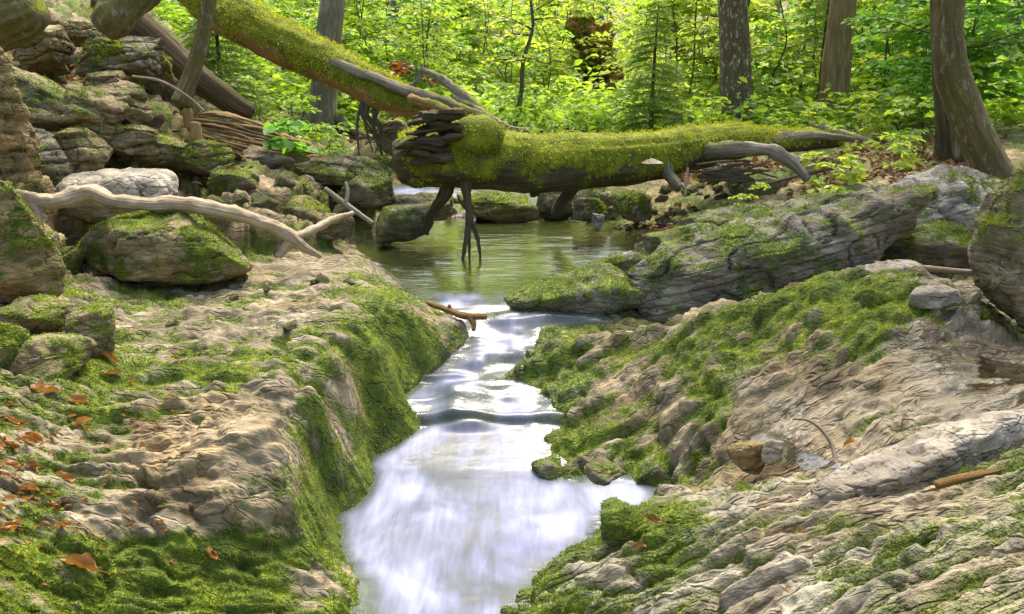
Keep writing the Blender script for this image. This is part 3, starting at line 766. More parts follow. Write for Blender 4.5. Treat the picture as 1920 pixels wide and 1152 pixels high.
# ------------------------------------------------------------------ moss blades
def moss_blades(P, N, length, rnd, droop=0.0, tilt=0.9, seed=0, wide=0.42):
    """one small pointed blade per point; length may be an array"""
    r = np.random.default_rng(seed)
    n = len(P)
    d = N + tilt * r.normal(size=(n, 3)) * 0.6 + np.array([0, 0, -droop])
    d /= np.linalg.norm(d, axis=1, keepdims=True) + 1e-9
    sd = np.cross(d, r.normal(size=(n, 3))); sd /= np.linalg.norm(sd, axis=1, keepdims=True) + 1e-9
    L = (length * r.uniform(0.6, 1.4, n))[:, None]
    P0 = P - N * 0.002
    v = np.stack([P0 - sd * L * wide * .5, P0 + sd * L * wide * .5, P0 + d * L], 1).reshape(-1, 3)
    f = np.arange(3 * n).reshape(-1, 3)
    return v, f, np.repeat(rnd, 3)

def add_moss(parent, P, N, m, length, mat, prob=1.0, seed=1, thr=0.5, droop=0.0, copies=1, tilt=0.9):
    r = np.random.default_rng(seed)
    keep = (m + r.normal(size=len(m)) * 0.07 > thr) & (r.random(len(m)) < prob)
    P, N = P[keep], N[keep]
    length = (length[keep] if hasattr(length, "__len__") else np.full(len(P), length))
    P = np.repeat(P, copies, 0); N = np.repeat(N, copies, 0); length = np.repeat(length, copies)
    if len(P) < 4: return None
    P = P + r.normal(size=P.shape) * (length * 0.45)[:, None] * (1 - 0.8 * np.abs(N))
    rnd = np.clip(0.46 + 0.62 * fbm(P * 7, 4, 3 + seed) + 0.13 * r.normal(size=len(P)), 0, 1)
    v, f, rr = moss_blades(P, N, length, rnd, droop, tilt, seed)
    me = build_mesh("moss", v, f, {"rnd": rr}, mat, False)
    o = link("moss", me, parent)
    o["kind"] = "stuff"
    return o

VN2 = vert_normals(V2, TF)
dist_v = np.linalg.norm(V2 - CAM, axis=1)
inview = (np.abs((px - 960)) < 1150) & (py > -150) & (py < 1350) & (hgt + disp > -0.01)
for own, k_, pr, cp in ((shelf, 1, 0.85, 2), (slab, 2, 0.85, 2), (ledge, 3, 0.85, 2), (ground_rock, 0, 0.5, 1)):
    m_ = inview & (lab == k_)
    add_moss(own, V2[m_], VN2[m_], moss[m_], 0.0026 * dist_v[m_] + 0.0010, MOSS, pr, 10 + k_, 0.5, 0.0, cp)

LANDMARKS = [("the mottled trunk", 1380, 130), ("the brown leaning trunk", 1570, 130), ("the curved trunk", 1790, 150), ("the small feathery spruce", 1205, 170), ("the uprooted stump", 1115, 110), ("the forked sapling", 962, 130), ("the grey trunk", 612, 120),
             ("the leaning log's middle", 600, 110), ("the leaning log's lower end", 790, 190), ("the log's mossy burl", 895, 255), ("the bracket fungus", 1222, 306), ("the grey curved branch", 1480, 295), ("the broken log end", 780, 280), ("the rotten layered log", 470, 250), ("the pinkish boulder", 215, 372),
             ("the wedge boulder", 290, 466), ("the rounded cliff boulder", 215, 192), ("the square cliff block", 222, 108), ("the dark overhung block", 65, 298), ("the branch fork", 560, 455), ("the pool's dark wet rock", 760, 420), ("the layered boulder", 1425, 480), ("the round green shore rock", 1185, 385),
             ("the edge boulder", 1900, 450), ("the pale slab", 1750, 380), ("the pale faced block", 172, 622), ("the ochre shelf patch", 420, 840), ("the tan leaf", 108, 965), ("the big edge leaf", 22, 845), ("the whitish elongated stone", 1725, 862), ("the right spruce", 1495, 150), ("the top right corner", 1900, 40), ("the shelf's bare back edge", 540, 560)]
def where(p):
    x, y = project(np.asarray(p, dtype=float)[None]); x, y = float(x[0]), float(y[0])
    nm, lx, ly = min(LANDMARKS, key=lambda q: math.hypot(q[1] - x, (q[2] - y) * 1.3))
    dx, dy = x - lx, y - ly
    far_ = math.hypot(dx, dy)
    side = ("left of" if dx < 0 else "right of") if abs(dx) > abs(dy) else ("above" if dy < 0 else "below")
    return ("just " if far_ < 45 else "well " if far_ > 120 else "") + side + " " + nm
def size_word(v, lo, hi): return "small" if v < lo + (hi - lo) * .33 else "large" if v > lo + (hi - lo) * .67 else "medium"

# ------------------------------------------------------------------ rocks
import bmesh
_ico = {}
def ico(level):
    if level not in _ico:
        b = bmesh.new(); bmesh.ops.create_icosphere(b, subdivisions=level, radius=1)
        v = np.array([x.co[:] for x in b.verts]); f = np.array([[y.index for y in x.verts] for x in b.faces])
        b.free(); v /= np.linalg.norm(v, axis=1, keepdims=True)
        _ico[level] = (v, f)
    return _ico[level]

def rot_m(rx, ry, rz):
    cx, sx, cy_, sy, cz_, sz_ = math.cos(rx), math.sin(rx), math.cos(ry), math.sin(ry), math.cos(rz), math.sin(rz)
    X = np.array([[1, 0, 0], [0, cx, -sx], [0, sx, cx]]); Y = np.array([[cy_, 0, sy], [0, 1, 0], [-sy, 0, cy_]]); Z = np.array([[cz_, -sz_, 0], [sz_, cz_, 0], [0, 0, 1]])
    return Z @ Y @ X

def rock_shape(seed, dims, level=5, sharp=9.0, cuts=7, strata=None, noise=0.07, rough=0.02, rot=(0, 0, 0), cut_lo=0.72):
    """a closed stone: rounded polytope in unit space, scaled, layered and roughened. strata=(spacing, depth, tilt) in metres"""
    r = np.random.default_rng(seed)
    D, Fc = ico(level)
    pl = [np.array(a, dtype=float) for a in ((1, 0, 0), (-1, 0, 0), (0, 1, 0), (0, -1, 0), (0, 0, 1), (0, 0, -1))]
    h = [1.0] * 6
    B_ = rot_m(*r.normal(size=3) * np.array([.16, .16, .4]))
    pl = [B_ @ a for a in pl]; h = list(r.uniform(.86, 1.06, 6))
    for i in range(cuts + 3):
        a = r.normal(size=3); a /= np.linalg.norm(a); pl.append(a); h.append(r.uniform(cut_lo, 1.02))
    acc = 0
    sharp = sharp * 2.2
    for a, hh in zip(pl, h): acc = acc + (np.maximum(D @ a, 0) / hh) ** sharp
    R = acc ** (-1 / sharp)
    P = D * R[:, None] * np.array(dims)
    s_ = float(np.cbrt(dims[0] * dims[1] * dims[2]))
    Nn_ = vert_normals(P, Fc)
    off = seed * 3.17
    P = P + Nn_ * (s_ * noise * 1.0 * fbm(P / s_ * 1.3 + off, 4, seed) + s_ * noise * .8 * (1 - 2 * np.abs(vnoise(P / s_ * 2.1 + off + 2, seed + 6))))[:, None]
    if strata is None: strata = (s_ * .34, s_ * .06, -.25)
    if strata:
        sp, dep, tl = strata
        nvec = np.array([math.sin(tl), 0.15, math.cos(tl)]); nvec /= np.linalg.norm(nvec)
        q = P @ nvec / sp + 0.55 * fbm(P / s_ * 1.1 + off + 4, 3, seed + 3)
        idx = np.floor(q); fr = q - idx
        zz = np.zeros(len(q), dtype=np.int64)
        amp = _hash(idx.astype(np.int64), zz, zz, seed) - 0.5
        cre = np.exp(-((fr - 0.5) / 0.5) ** 8)
        side = 1 - np.abs(Nn_ @ nvec) ** 3
        P = P + Nn_ * (side * (dep * 0.8 * amp - dep * (1 - cre)))[:, None]
    Nn_ = vert_normals(P, Fc)
    ck = np.abs(vnoise(P / s_ * np.array([2.2, 2.2, 3.0]) + off + 7, seed + 8))
    P = P + Nn_ * (s_ * rough * 1.6 * fbm(P / s_ * 6 + off, 5, seed + 5, .62) - s_ * 0.07 * (1 - sstep(0, 0.06, ck)))[:, None]
    P = P @ rot_m(*rot).T
    return P, Fc

def make_rock(name, label, px_, py_, hw, hh, Y, mat=None, seed=0, deep=0.85, moss_amt=0.3, level=5, group=None, ochre_=0.0, wet_=0.0, cat="rock", blades=True, parent=None, sink=0.0, **kw):
    c = at(px_, py_, Y)
    w, h_ = sz(hw, c), sz(hh, c)
    P, Fc = rock_shape(seed, (w, w * deep, h_), level, **kw)
    N = vert_normals(P, Fc)
    Wp = P + c
    zmin, zmax = P[:, 2].min(), P[:, 2].max()
    m = moss_amt + 0.32 * (N[:, 2] - 0.2) + 0.6 * fbm(Wp * 5.5, 4, seed + 2) + 0.55 * fbm(Wp * 24, 3, seed + 12)
    m = np.where(N[:, 2] < -0.2, m - 0.5, m)
    oc = np.clip(ochre_ + 0.5 * ochre_ * fbm(Wp * 6, 3, seed + 9), 0, 1) * np.ones(len(P))
    wt = np.clip(wet_ + 0.6 * (1 - sstep(0.0, 0.06, Wp[:, 2] - 0.01)) * (1.0 if Y > 3.7 else 0.0), 0, 1) * np.ones(len(P))
    me = build_mesh(name, P, Fc, {"moss": np.clip(m, 0, 1), "ochre": oc, "wet": wt}, mat or ROCK)
    o = link(name, me, loc=c)
    tag(o, label, cat, group)
    if blades and moss_amt > 0.12:
        front = (N @ (CAM - c) > -0.3)
        ok = front & (N[:, 2] > -0.3)
        # thicken the sampling so that blade density follows apparent size
        npx = max(0.4, (hw * hh * 4 * 0.5) / len(P))
        add_moss(o, P[ok], N[ok], np.clip(m[ok], 0, 1), 0.0028 * Y + 0.0010, MOSS, min(1.0, npx), seed + 400, 0.52, 0.0, int(max(1, min(3, round(npx)))))
    return o

R_ = math.radians
big = [
 ("boulder", "large layered grey boulder with thin tilted strata on the right bank", 1425, 492, 262, 88, 3.95, dict(mat=ROCK_GREY, seed=11, deep=.55, moss_amt=.22, level=7, strata=(.040, .020, .0), rot=(0, R_(-15), R_(6)), noise=.10, cuts=9, sharp=6, cut_lo=.80)),
 ("rock", "low mossy rock tongue at the pool outlet beside the layered boulder", 1075, 560, 150, 46, 3.95, dict(mat=ROCK_GREY, seed=12, deep=.5, moss_amt=.50, level=6, strata=(.03, .012, .1), rot=(0, R_(-14), 0), sharp=5)),
 ("rock", "smooth pale slab with dark mossy underside between layered boulder and edge boulder", 1755, 395, 135, 72, 4.7, dict(mat=ROCK_PALE, seed=13, deep=.8, moss_amt=.16, level=6, strata=(.05, .02, -.1), rot=(0, R_(-18), 0))),
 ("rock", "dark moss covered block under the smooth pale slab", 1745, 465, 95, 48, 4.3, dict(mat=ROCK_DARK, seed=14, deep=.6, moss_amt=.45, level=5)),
 ("boulder", "tall cracked boulder cut by the right picture edge below the curved trunk", 1925, 465, 112, 150, 3.35, dict(mat=ROCK, seed=15, deep=.7, moss_amt=.18, level=6, noise=.10, cuts=9)),
 ("rock", "smooth whitish elongated stone lying on the slab above the striped ledge", 1735, 862, 215, 48, 2.0, dict(mat=ROCK_PALE, seed=16, deep=.32, moss_amt=-.35, level=6, rot=(0, R_(-15), R_(10)), sharp=2.2, noise=.07, rough=.012, cut_lo=.8, strata=False)),
 ("rock", "rounded whitish stone end at the right edge above the striped ledge", 1915, 812, 62, 44, 2.05, dict(mat=ROCK_PALE, seed=46, deep=.6, moss_amt=-.35, level=5, rot=(0, R_(-10), 0), sharp=2.5, strata=False, noise=.05)),
 ("stone", "small white stone near the foot of the cracked edge boulder", 1756, 560, 58, 24, 3.05, dict(mat=ROCK_PALE, seed=17, deep=.5, moss_amt=-.4, level=5, rot=(0, R_(-6), 0), sharp=3, strata=False)),
 ("stone", "flat white stone topping the slab behind the moss patch", 1680, 507, 62, 15, 3.5, dict(mat=ROCK_PALE, seed=18, deep=.6, moss_amt=-.4, level=5)),
 ("boulder", "mossy wedge shaped boulder under the bleached branch", 290, 466, 132, 70, 3.8, dict(mat=ROCK_WARM, seed=26, deep=.75, moss_amt=.52, level=6, rot=(0, R_(5), 0), sharp=12, cuts=10)),
 ("boulder", "pinkish grey boulder lying behind the bleached branch", 215, 372, 132, 50, 4.25, dict(mat=ROCK_PALE, seed=20, deep=.6, moss_amt=-.3, level=6, sharp=3.5, strata=False)),
 ("rock", "shaded brown rock in the hollow under the pinkish boulder", 150, 455, 62, 75, 4.25, dict(mat=ROCK_DARK, seed=21, deep=.6, moss_amt=.2, ochre_=.4, level=5)),  # shadow of the hollow is put into the dark stone colour
 ("rock", "tall ochre rock pillar at the left edge below the branch end", 22, 460, 66, 118, 3.05, dict(mat=ROCK_WARM, seed=22, deep=.8, moss_amt=.32, level=6, ochre_=.25)),
 ("stone", "small upright greenish stone beside the ochre pillar", 92, 480, 20, 48, 3.5, dict(mat=ROCK, seed=23, moss_amt=.4, level=4)),
 ("rock", "round mossy rock cut by the left edge above the orange leaves", -5, 662, 48, 75, 2.55, dict(mat=ROCK_WARM, seed=24, moss_amt=.35, level=5)),
 ("rock", "angular mossy block behind the round edge rock", 78, 590, 62, 36, 2.85, dict(mat=ROCK_WARM, seed=25, moss_amt=.42, level=5)),
 ("rock", "mossy block with a pale right face at the shelf's left end", 172, 622, 42, 48, 2.8, dict(mat=ROCK_WARM, seed=27, moss_amt=.38, level=5, sharp=14)),
 ("rock", "low brown mossy block behind the largest orange leaf", 92, 678, 78, 42, 2.6, dict(mat=ROCK_WARM, seed=28, moss_amt=.42, level=5)),
 ("rock", "narrow tall rock face at the left edge of the cliff", -5, 200, 34, 135, 3.7, dict(mat=ROCK, seed=29, deep=1.0, moss_amt=.2, level=6, ochre_=.2)),
 ("rock", "angular white streaked rock at the cliff top below the log end", 85, 92, 50, 36, 5.3, dict(mat=ROCK, seed=30, moss_amt=.15, level=5, sharp=14)),
 ("rock", "pale fractured rock at the top of the left cliff", 135, 68, 52, 22, 5.6, dict(mat=ROCK, seed=31, moss_amt=.1, level=5, sharp=14)),
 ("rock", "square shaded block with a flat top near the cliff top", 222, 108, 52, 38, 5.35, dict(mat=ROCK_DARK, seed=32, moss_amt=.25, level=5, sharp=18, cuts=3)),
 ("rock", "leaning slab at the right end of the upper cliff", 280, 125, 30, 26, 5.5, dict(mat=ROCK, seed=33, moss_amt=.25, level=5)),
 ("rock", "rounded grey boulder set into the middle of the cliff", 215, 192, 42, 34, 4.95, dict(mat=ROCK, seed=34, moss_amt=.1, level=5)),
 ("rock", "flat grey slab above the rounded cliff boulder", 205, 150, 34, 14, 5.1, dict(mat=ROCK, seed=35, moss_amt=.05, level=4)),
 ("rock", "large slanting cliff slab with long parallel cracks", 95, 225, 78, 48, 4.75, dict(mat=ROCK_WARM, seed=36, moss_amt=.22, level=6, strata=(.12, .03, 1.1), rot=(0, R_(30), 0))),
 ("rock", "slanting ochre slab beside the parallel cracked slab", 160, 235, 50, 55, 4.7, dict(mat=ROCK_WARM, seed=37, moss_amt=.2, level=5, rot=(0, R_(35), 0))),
 ("rock", "dark overhung block in the lower left of the cliff", 65, 298, 55, 46, 4.35, dict(mat=ROCK_DARK, seed=38, moss_amt=.15, level=5, sharp=18, cuts=3)),  # shadow under the overhang is painted in by the darker stone
 ("rock", "cracked ochre block right of the dark overhung block", 150, 290, 48, 44, 4.5, dict(mat=ROCK_WARM, seed=39, moss_amt=.2, level=5)),
 ("rock", "mossy ledge block above the pinkish boulder", 240, 258, 45, 28, 4.85, dict(mat=ROCK_WARM, seed=40, moss_amt=.25, level=5)),
 ("rock", "mossy block row left of the rotten layered log", 300, 290, 62, 30, 5.1, dict(mat=ROCK_WARM, seed=41, moss_amt=.35, level=5, sharp=14)),
 ("rock", "pale mossy block below the grey post stub", 375, 300, 42, 30, 5.1, dict(mat=ROCK, seed=42, moss_amt=.25, level=5, sharp=14)),
 ("rock", "dark green mossy boulder right of the pinkish boulder", 440, 348, 50, 30, 4.95, dict(mat=ROCK_DARK, seed=43, moss_amt=.5, level=5)),
 ("rock", "pale tilted slab under the end of the rotten layered log", 498, 300, 48, 22, 5.6, dict(mat=ROCK, seed=44, moss_amt=.08, level=5, rot=(0, R_(12), 0))),
 ("rock", "broad flat layered rock plate left of the log's broken end", 620, 322, 112, 26, 6.2, dict(mat=ROCK, seed=45, moss_amt=.25, level=6, strata=(.05, .025, 0.05))),
 ("rock", "mossy rounded rock at the left foot of the fallen log", 695, 360, 52, 34, 5.8, dict(mat=ROCK, seed=47, moss_amt=.42, level=5)),
 ("rock", "flat grey rock plate in the middle of the left gully", 545, 350, 62, 22, 5.6, dict(mat=ROCK, seed=48, moss_amt=.22, level=5, strata=(.05, .02, 0.1))),
 ("rock", "mossy stepped rock above the branch fork", 560, 392, 58, 24, 5.1, dict(mat=ROCK_WARM, seed=49, moss_amt=.35, level=5)),
 ("rock", "brown rock in front of the branch fork by the pool", 625, 428, 38, 24, 4.95, dict(mat=ROCK_WARM, seed=50, moss_amt=.2, level=5, wet_=.3)),
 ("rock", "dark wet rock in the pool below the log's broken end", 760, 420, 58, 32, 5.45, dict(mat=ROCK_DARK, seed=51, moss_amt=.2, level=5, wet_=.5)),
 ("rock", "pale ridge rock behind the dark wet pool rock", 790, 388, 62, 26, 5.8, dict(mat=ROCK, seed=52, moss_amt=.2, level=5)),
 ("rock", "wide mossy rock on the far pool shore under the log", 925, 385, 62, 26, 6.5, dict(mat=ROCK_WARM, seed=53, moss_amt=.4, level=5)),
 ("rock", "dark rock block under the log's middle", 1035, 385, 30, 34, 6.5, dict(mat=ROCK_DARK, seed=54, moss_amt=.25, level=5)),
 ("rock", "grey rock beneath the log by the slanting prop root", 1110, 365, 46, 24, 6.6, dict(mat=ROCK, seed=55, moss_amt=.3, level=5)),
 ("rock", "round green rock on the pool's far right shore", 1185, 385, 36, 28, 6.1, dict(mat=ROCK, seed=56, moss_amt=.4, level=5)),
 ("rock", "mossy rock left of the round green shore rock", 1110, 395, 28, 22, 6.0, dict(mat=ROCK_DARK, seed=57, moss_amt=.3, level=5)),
 ("stone", "small upright pale stone standing at the pool's edge", 1122, 418, 10, 18, 5.75, dict(mat=ROCK_PALE, seed=58, moss_amt=-.1, level=4, sharp=16)),
 ("rock", "flat layered rock strip between the log and the layered boulder", 1400, 410, 120, 24, 4.9, dict(mat=ROCK_GREY, seed=59, deep=.5, moss_amt=.3, level=6, strata=(.03, .015, 0), rot=(0, R_(-12), 0))),
 ("rock", "grey stone hump beside the pool's right shore", 1290, 455, 62, 30, 4.75, dict(mat=ROCK_GREY, seed=60, deep=.6, moss_amt=.25, level=5, strata=(.03, .012, 0), rot=(0, R_(-12), 0))),
 ("rock", "dark mossy rock under the grey curved branch", 1420, 350, 60, 26, 5.9, dict(mat=ROCK_DARK, seed=61, moss_amt=.35, level=5)),
 ("rock", "long low rock under the layered boulder's upper left end", 1150, 510, 75, 26, 4.45, dict(mat=ROCK_GREY, seed=62, deep=.5, moss_amt=.35, level=5, strata=(.03, .012, 0), rot=(0, R_(-14), 0))),
 ("stone", "broken brown stone in the moss at the slab's lower left", 1130, 882, 40, 14, 2.47, dict(mat=ROCK_DARK, seed=63, moss_amt=.15, level=5, ochre_=.2, sharp=6)),
 ("stone", "small tan pointed stone in the mud hollow of the slab", 1452, 848, 18, 26, 2.3, dict(mat=ROCK_PALE, seed=64, moss_amt=-.2, level=4, sharp=16, ochre_=.3)),
 ("stone", "tan rounded stone beside the pointed stone in the mud hollow", 1405, 855, 34, 34, 2.36, dict(mat=ROCK, seed=65, moss_amt=.0, level=5, ochre_=.6)),
 ("stone", "dark moss cushioned stone at the lower pool's right corner", 1172, 980, 44, 34, 2.12, dict(mat=ROCK_DARK, seed=66, moss_amt=.75, level=5)),
 ("rock", "weathered grey rock heap left of the log's broken end", 735, 262, 30, 36, 6.6, dict(mat=ROCK, seed=67, moss_amt=.1, level=5)),
]
for nm, lb, a_, b_, c_, d_, Y_, kw in big:
    if a_ < 460 and b_ < 345 and Y_ < 5.8:
        kw = dict(kw, strata=(.07, .035, -.2), mat=kw['mat'] if kw['mat'] is ROCK_DARK else ROCK_WARM, noise=.03, sharp=20, cuts=10, cut_lo=.55, rough=.03, level=max(6, kw.get('level', 5))); c_ *= 1.45; d_ *= 1.2
    make_rock(nm, lb, a_, b_, c_, d_, Y_, **kw)

# loose smaller stones, shared shapes
stone_meshes = []
for k_ in range(9):
    P, Fc = rock_shape(300 + k_, (1, RNG.uniform(.7, 1), RNG.uniform(.4, .75)), 4, sharp=RNG.uniform(8, 18), cuts=9, cut_lo=.55, noise=.05, rough=.03)
    N = vert_normals(P, Fc)
    mm = np.clip(0.30 + .4 * (N[:, 2] - .3) + .6 * fbm(P * 2.2, 3, k_), 0, 1)
    stone_meshes.append(build_mesh("stone", P, Fc, {"moss": mm, "ochre": np.full(len(P), .15), "wet": np.zeros(len(P))}, [ROCK, ROCK_WARM, ROCK_DARK][k_ % 3]))
def scatter_stones(n, poly, lo, hi, label, group, seed):
    r = random.Random(seed); got = 0
    xs = [p[0] for p in poly]; ys_ = [p[1] for p in poly]
    for _ in range(4000):
        if got >= n: break
        x, y = r.uniform(min(xs), max(xs)), r.uniform(min(ys_), max(ys_))
        if not in_poly(np.array([x]), np.array([y]), poly)[0]: continue
        p = ground_hit(x, y)
        s_ = sz(r.uniform(lo, hi) * r.uniform(.6, 1), p)
        z = ground_z(p[0], p[1])
        o = link("stone", r.choice(stone_meshes), loc=(p[0], p[1], z + s_ * .25))
        o.scale = (s_, s_, s_); o.rotation_euler = (r.uniform(-.3, .3), r.uniform(-.3, .3), r.uniform(0, 6.28))
        tag(o, size_word(s_ / sz(1, p), lo * .6, hi) + " " + label + ", " + where((p[0], p[1], z)), "stone", group); got += 1
scatter_stones(50, [(1040, 400), (1110, 365), (1330, 370), (1330, 430), (1220, 460), (1180, 440), (1060, 408)], 6, 17, "loose shore stone", "stones on the right pool shore", 1)
scatter_stones(80, [(400, 300), (700, 300), (720, 380), (640, 420), (560, 440), (420, 450), (380, 380)], 9, 34, "angular gully stone", "stones in the left gully", 2)
scatter_stones(60, [(30, 110), (180, 90), (330, 160), (400, 300), (250, 320), (120, 330), (20, 250)], 14, 44, "angular cliff block", "loose blocks on the left cliff", 3)
scatter_stones(16, [(820, 350), (1080, 350), (1080, 395), (830, 400)], 10, 24, "stone beneath the log", "stones under the fallen log", 4)
scatter_stones(22, [(1240, 350), (1480, 330), (1400, 368), (1250, 385)], 7, 18, "bank stone", "stones on the right bank", 5)
scatter_stones(14, [(240, 540), (640, 500), (680, 600), (420, 680), (230, 640)], 8, 22, "flat shelf stone", "flat stones on the left shelf", 6)

# ------------------------------------------------------------------ tubes for trunks, branches and roots
def smooth_path(pts, n):
    pts = np.array(pts, dtype=float)
    ext = np.vstack([2 * pts[0] - pts[1], pts, 2 * pts[-1] - pts[-2]])
    t = np.linspace(0, len(pts) - 1 - 1e-6, n); i = t.astype(int); f = (t - i)[:, None]
    a, b, c, d = ext[i], ext[i + 1], ext[i + 2], ext[i + 3]
    return 0.5 * (2 * b + (c - a) * f + (2 * a - 5 * b + 4 * c - d) * f ** 2 + (3 * b - a - 3 * c + d) * f ** 3)

def tube(pts, radii, sides=10, n=None, rough=0.06, seed=0, flat=1.0, groove=0.0, moss=None, mask=None):
    """returns V, faces, attrs, normals. moss=(bias, up weight) or None"""
    pts = np.array(pts, dtype=float)
    Lt = np.linalg.norm(np.diff(pts, axis=0), axis=1).sum()
    n = n or max(4, len(pts) * 4)
    C = smooth_path(pts, n)
    r = np.interp(np.linspace(0, 1, n), np.linspace(0, 1, len(radii)), radii)
    T = np.gradient(C, axis=0); T /= np.linalg.norm(T, axis=1, keepdims=True) + 1e-12
    ref = np.array([0, 0, 1.0]) if abs(T[0][2]) < 0.9 else np.array([1.0, 0, 0])
    U = np.empty_like(C); u = ref
    for i in range(n):
        u = u - T[i] * np.dot(u, T[i]); u = u / (np.linalg.norm(u) + 1e-12); U[i] = u
    W = np.cross(T, U)
    ang = np.linspace(0, 2 * np.pi, sides, endpoint=False)
    dirs = U[:, None, :] * np.cos(ang)[None, :, None] * flat + W[:, None, :] * np.sin(ang)[None, :, None]
    Vv = (C[:, None, :] + dirs * r[:, None, None]).reshape(-1, 3)
    Nv = dirs.reshape(-1, 3) / np.linalg.norm(dirs.reshape(-1, 3), axis=1, keepdims=True)
    rr = np.repeat(r, sides)
    al = np.repeat(np.linspace(0, Lt, n), sides); an = np.tile(ang, n)
    if rough:
        Vv = Vv + Nv * (rr * rough * fbm(Vv / max(r.max(), 1e-4) * 0.9 + seed * 7.3, 4, seed))[:, None]
    if groove:
        q = np.column_stack([np.cos(an) * 4.5, np.sin(an) * 4.5, al / max(r.max(), 1e-4) * 0.28])
        Vv = Vv + Nv * (rr * groove * (np.abs(fbm(q + seed, 3, seed + 3)) * 2 - .5))[:, None]
    i0 = np.arange(n - 1)[:, None] * sides; j = np.arange(sides)[None, :]; j2 = (j + 1) % sides
    Fq = np.stack([i0 + j, i0 + j2, i0 + sides + j2, i0 + sides + j], -1).reshape(-1, 4)
    base = len(Vv)
    Vv = np.vstack([Vv, C[0] - T[0] * r[0] * .25, C[-1] + T[-1] * r[-1] * .25])
    Nv = np.vstack([Nv, -T[0], T[-1]])
    jj = np.arange(sides)
    c1 = np.column_stack([np.full(sides, base), (jj + 1) % sides, jj])
    o2 = (n - 1) * sides
    c2 = np.column_stack([np.full(sides, base + 1), o2 + jj, o2 + (jj + 1) % sides])
    al = np.append(al, [0, Lt]); an = np.append(an, [0, 0])
    ms = np.zeros(len(Vv))
    if moss:
        ms = np.clip(moss[0] + moss[1] * Nv[:, 2] + 0.55 * fbm(Vv * 6 + seed, 4, seed + 1), 0, 1)
    if mask is not None: ms = ms * mask(al)
    return Vv, [Fq, np.vstack([c1, c2])], {"along": al, "around": an, "moss": ms}, Nv

def tube_obj(name, pts, radii, mat, parent=None, origin=None, **kw):
    v, f, a, n = tube(pts, radii, **kw)
    o0 = np.array(origin if origin is not None else (0, 0, 0), dtype=float)
    me = build_mesh(name, v - o0, f, a, mat)
    o = link(name, me, parent, loc=None if parent is not None else o0)
    return o, v - o0, n, a["moss"]

def pixpath(lst):                       # (px, py, Y, radius px) -> points, radii
    P = [at(a, b, c) for a, b, c, d in lst]
    return P, [sz(d, p) for p, (a, b, c, d) in zip(P, lst)]

# --- main fallen log
P, R = pixpath([(744, 306, 5.26, 38), (775, 300, 5.27, 52), (840, 293, 5.3, 61), (900, 300, 5.35, 57), (1000, 304, 5.45, 51), (1100, 302, 5.6, 50), (1200, 295, 5.8, 47), (1290, 282, 6.0, 42), (1370, 266, 6.3, 34), (1430, 266, 6.6, 27), (1500, 264, 6.9, 20), (1575, 266, 7.2, 11)])
LOGC = P[4]
log = thing("fallen_log", "thick moss covered fallen log lying across the pool with a broken dark end", "log", LOGC)
tr, tv, tn, tm = tube_obj("trunk", P, R, BARK_DARK, log, LOGC, sides=56, n=150, rough=.16, seed=2, groove=.07, moss=(.64, .5), mask=lambda q: sstep(.18, .30, q))
add_moss(tr, np.repeat(tv, 3, 0) + RNG.normal(size=(len(tv) * 3, 3)) * .012, np.repeat(tn, 3, 0), np.repeat(tm, 3), 0.015, MOSS_GOLD, 1.0, 71, .54, .75, copies=2)
P, R = pixpath([(850, 282, 5.2, 26), (872, 262, 5.2, 38), (905, 256, 5.22, 40), (935, 268, 5.25, 26)])
bu, bv, bn, bm = tube_obj("burl", P, R, BARK_DARK, log, LOGC, sides=26, n=24, rough=.12, seed=3, moss=(.7, .4))
add_moss(bu, np.repeat(bv, 4, 0) + RNG.normal(size=(len(bv) * 4, 3)) * .012, np.repeat(bn, 4, 0), np.repeat(bm, 4), 0.017, MOSS_GOLD, .9, 72, .48, .7)
rs = random.Random(5)
for k_ in range(11):
    y0 = 208 + k_ * 9.0 + rs.uniform(-3, 3); x0 = 752 + abs(k_ - 6) * 2 + rs.uniform(-12, 16) - (6 if k_ > 5 else -14)
    P, R = pixpath([(x0, y0 + 7, 5.12 + rs.uniform(-.1, .1), 6), (x0 + 32, y0 + rs.uniform(-3, 4), 5.06, 17), (x0 + 66, y0 + rs.uniform(-5, 6), 5.08, 19), (842 + rs.uniform(-14, 16), y0 + 3, 5.16, 10)])
    tube_obj("splinter", P, R, BARK_DARK if k_ % 5 else BARK_BROWN, log, LOGC, sides=14, n=26, rough=.7, seed=20 + k_, flat=.36, groove=.45)
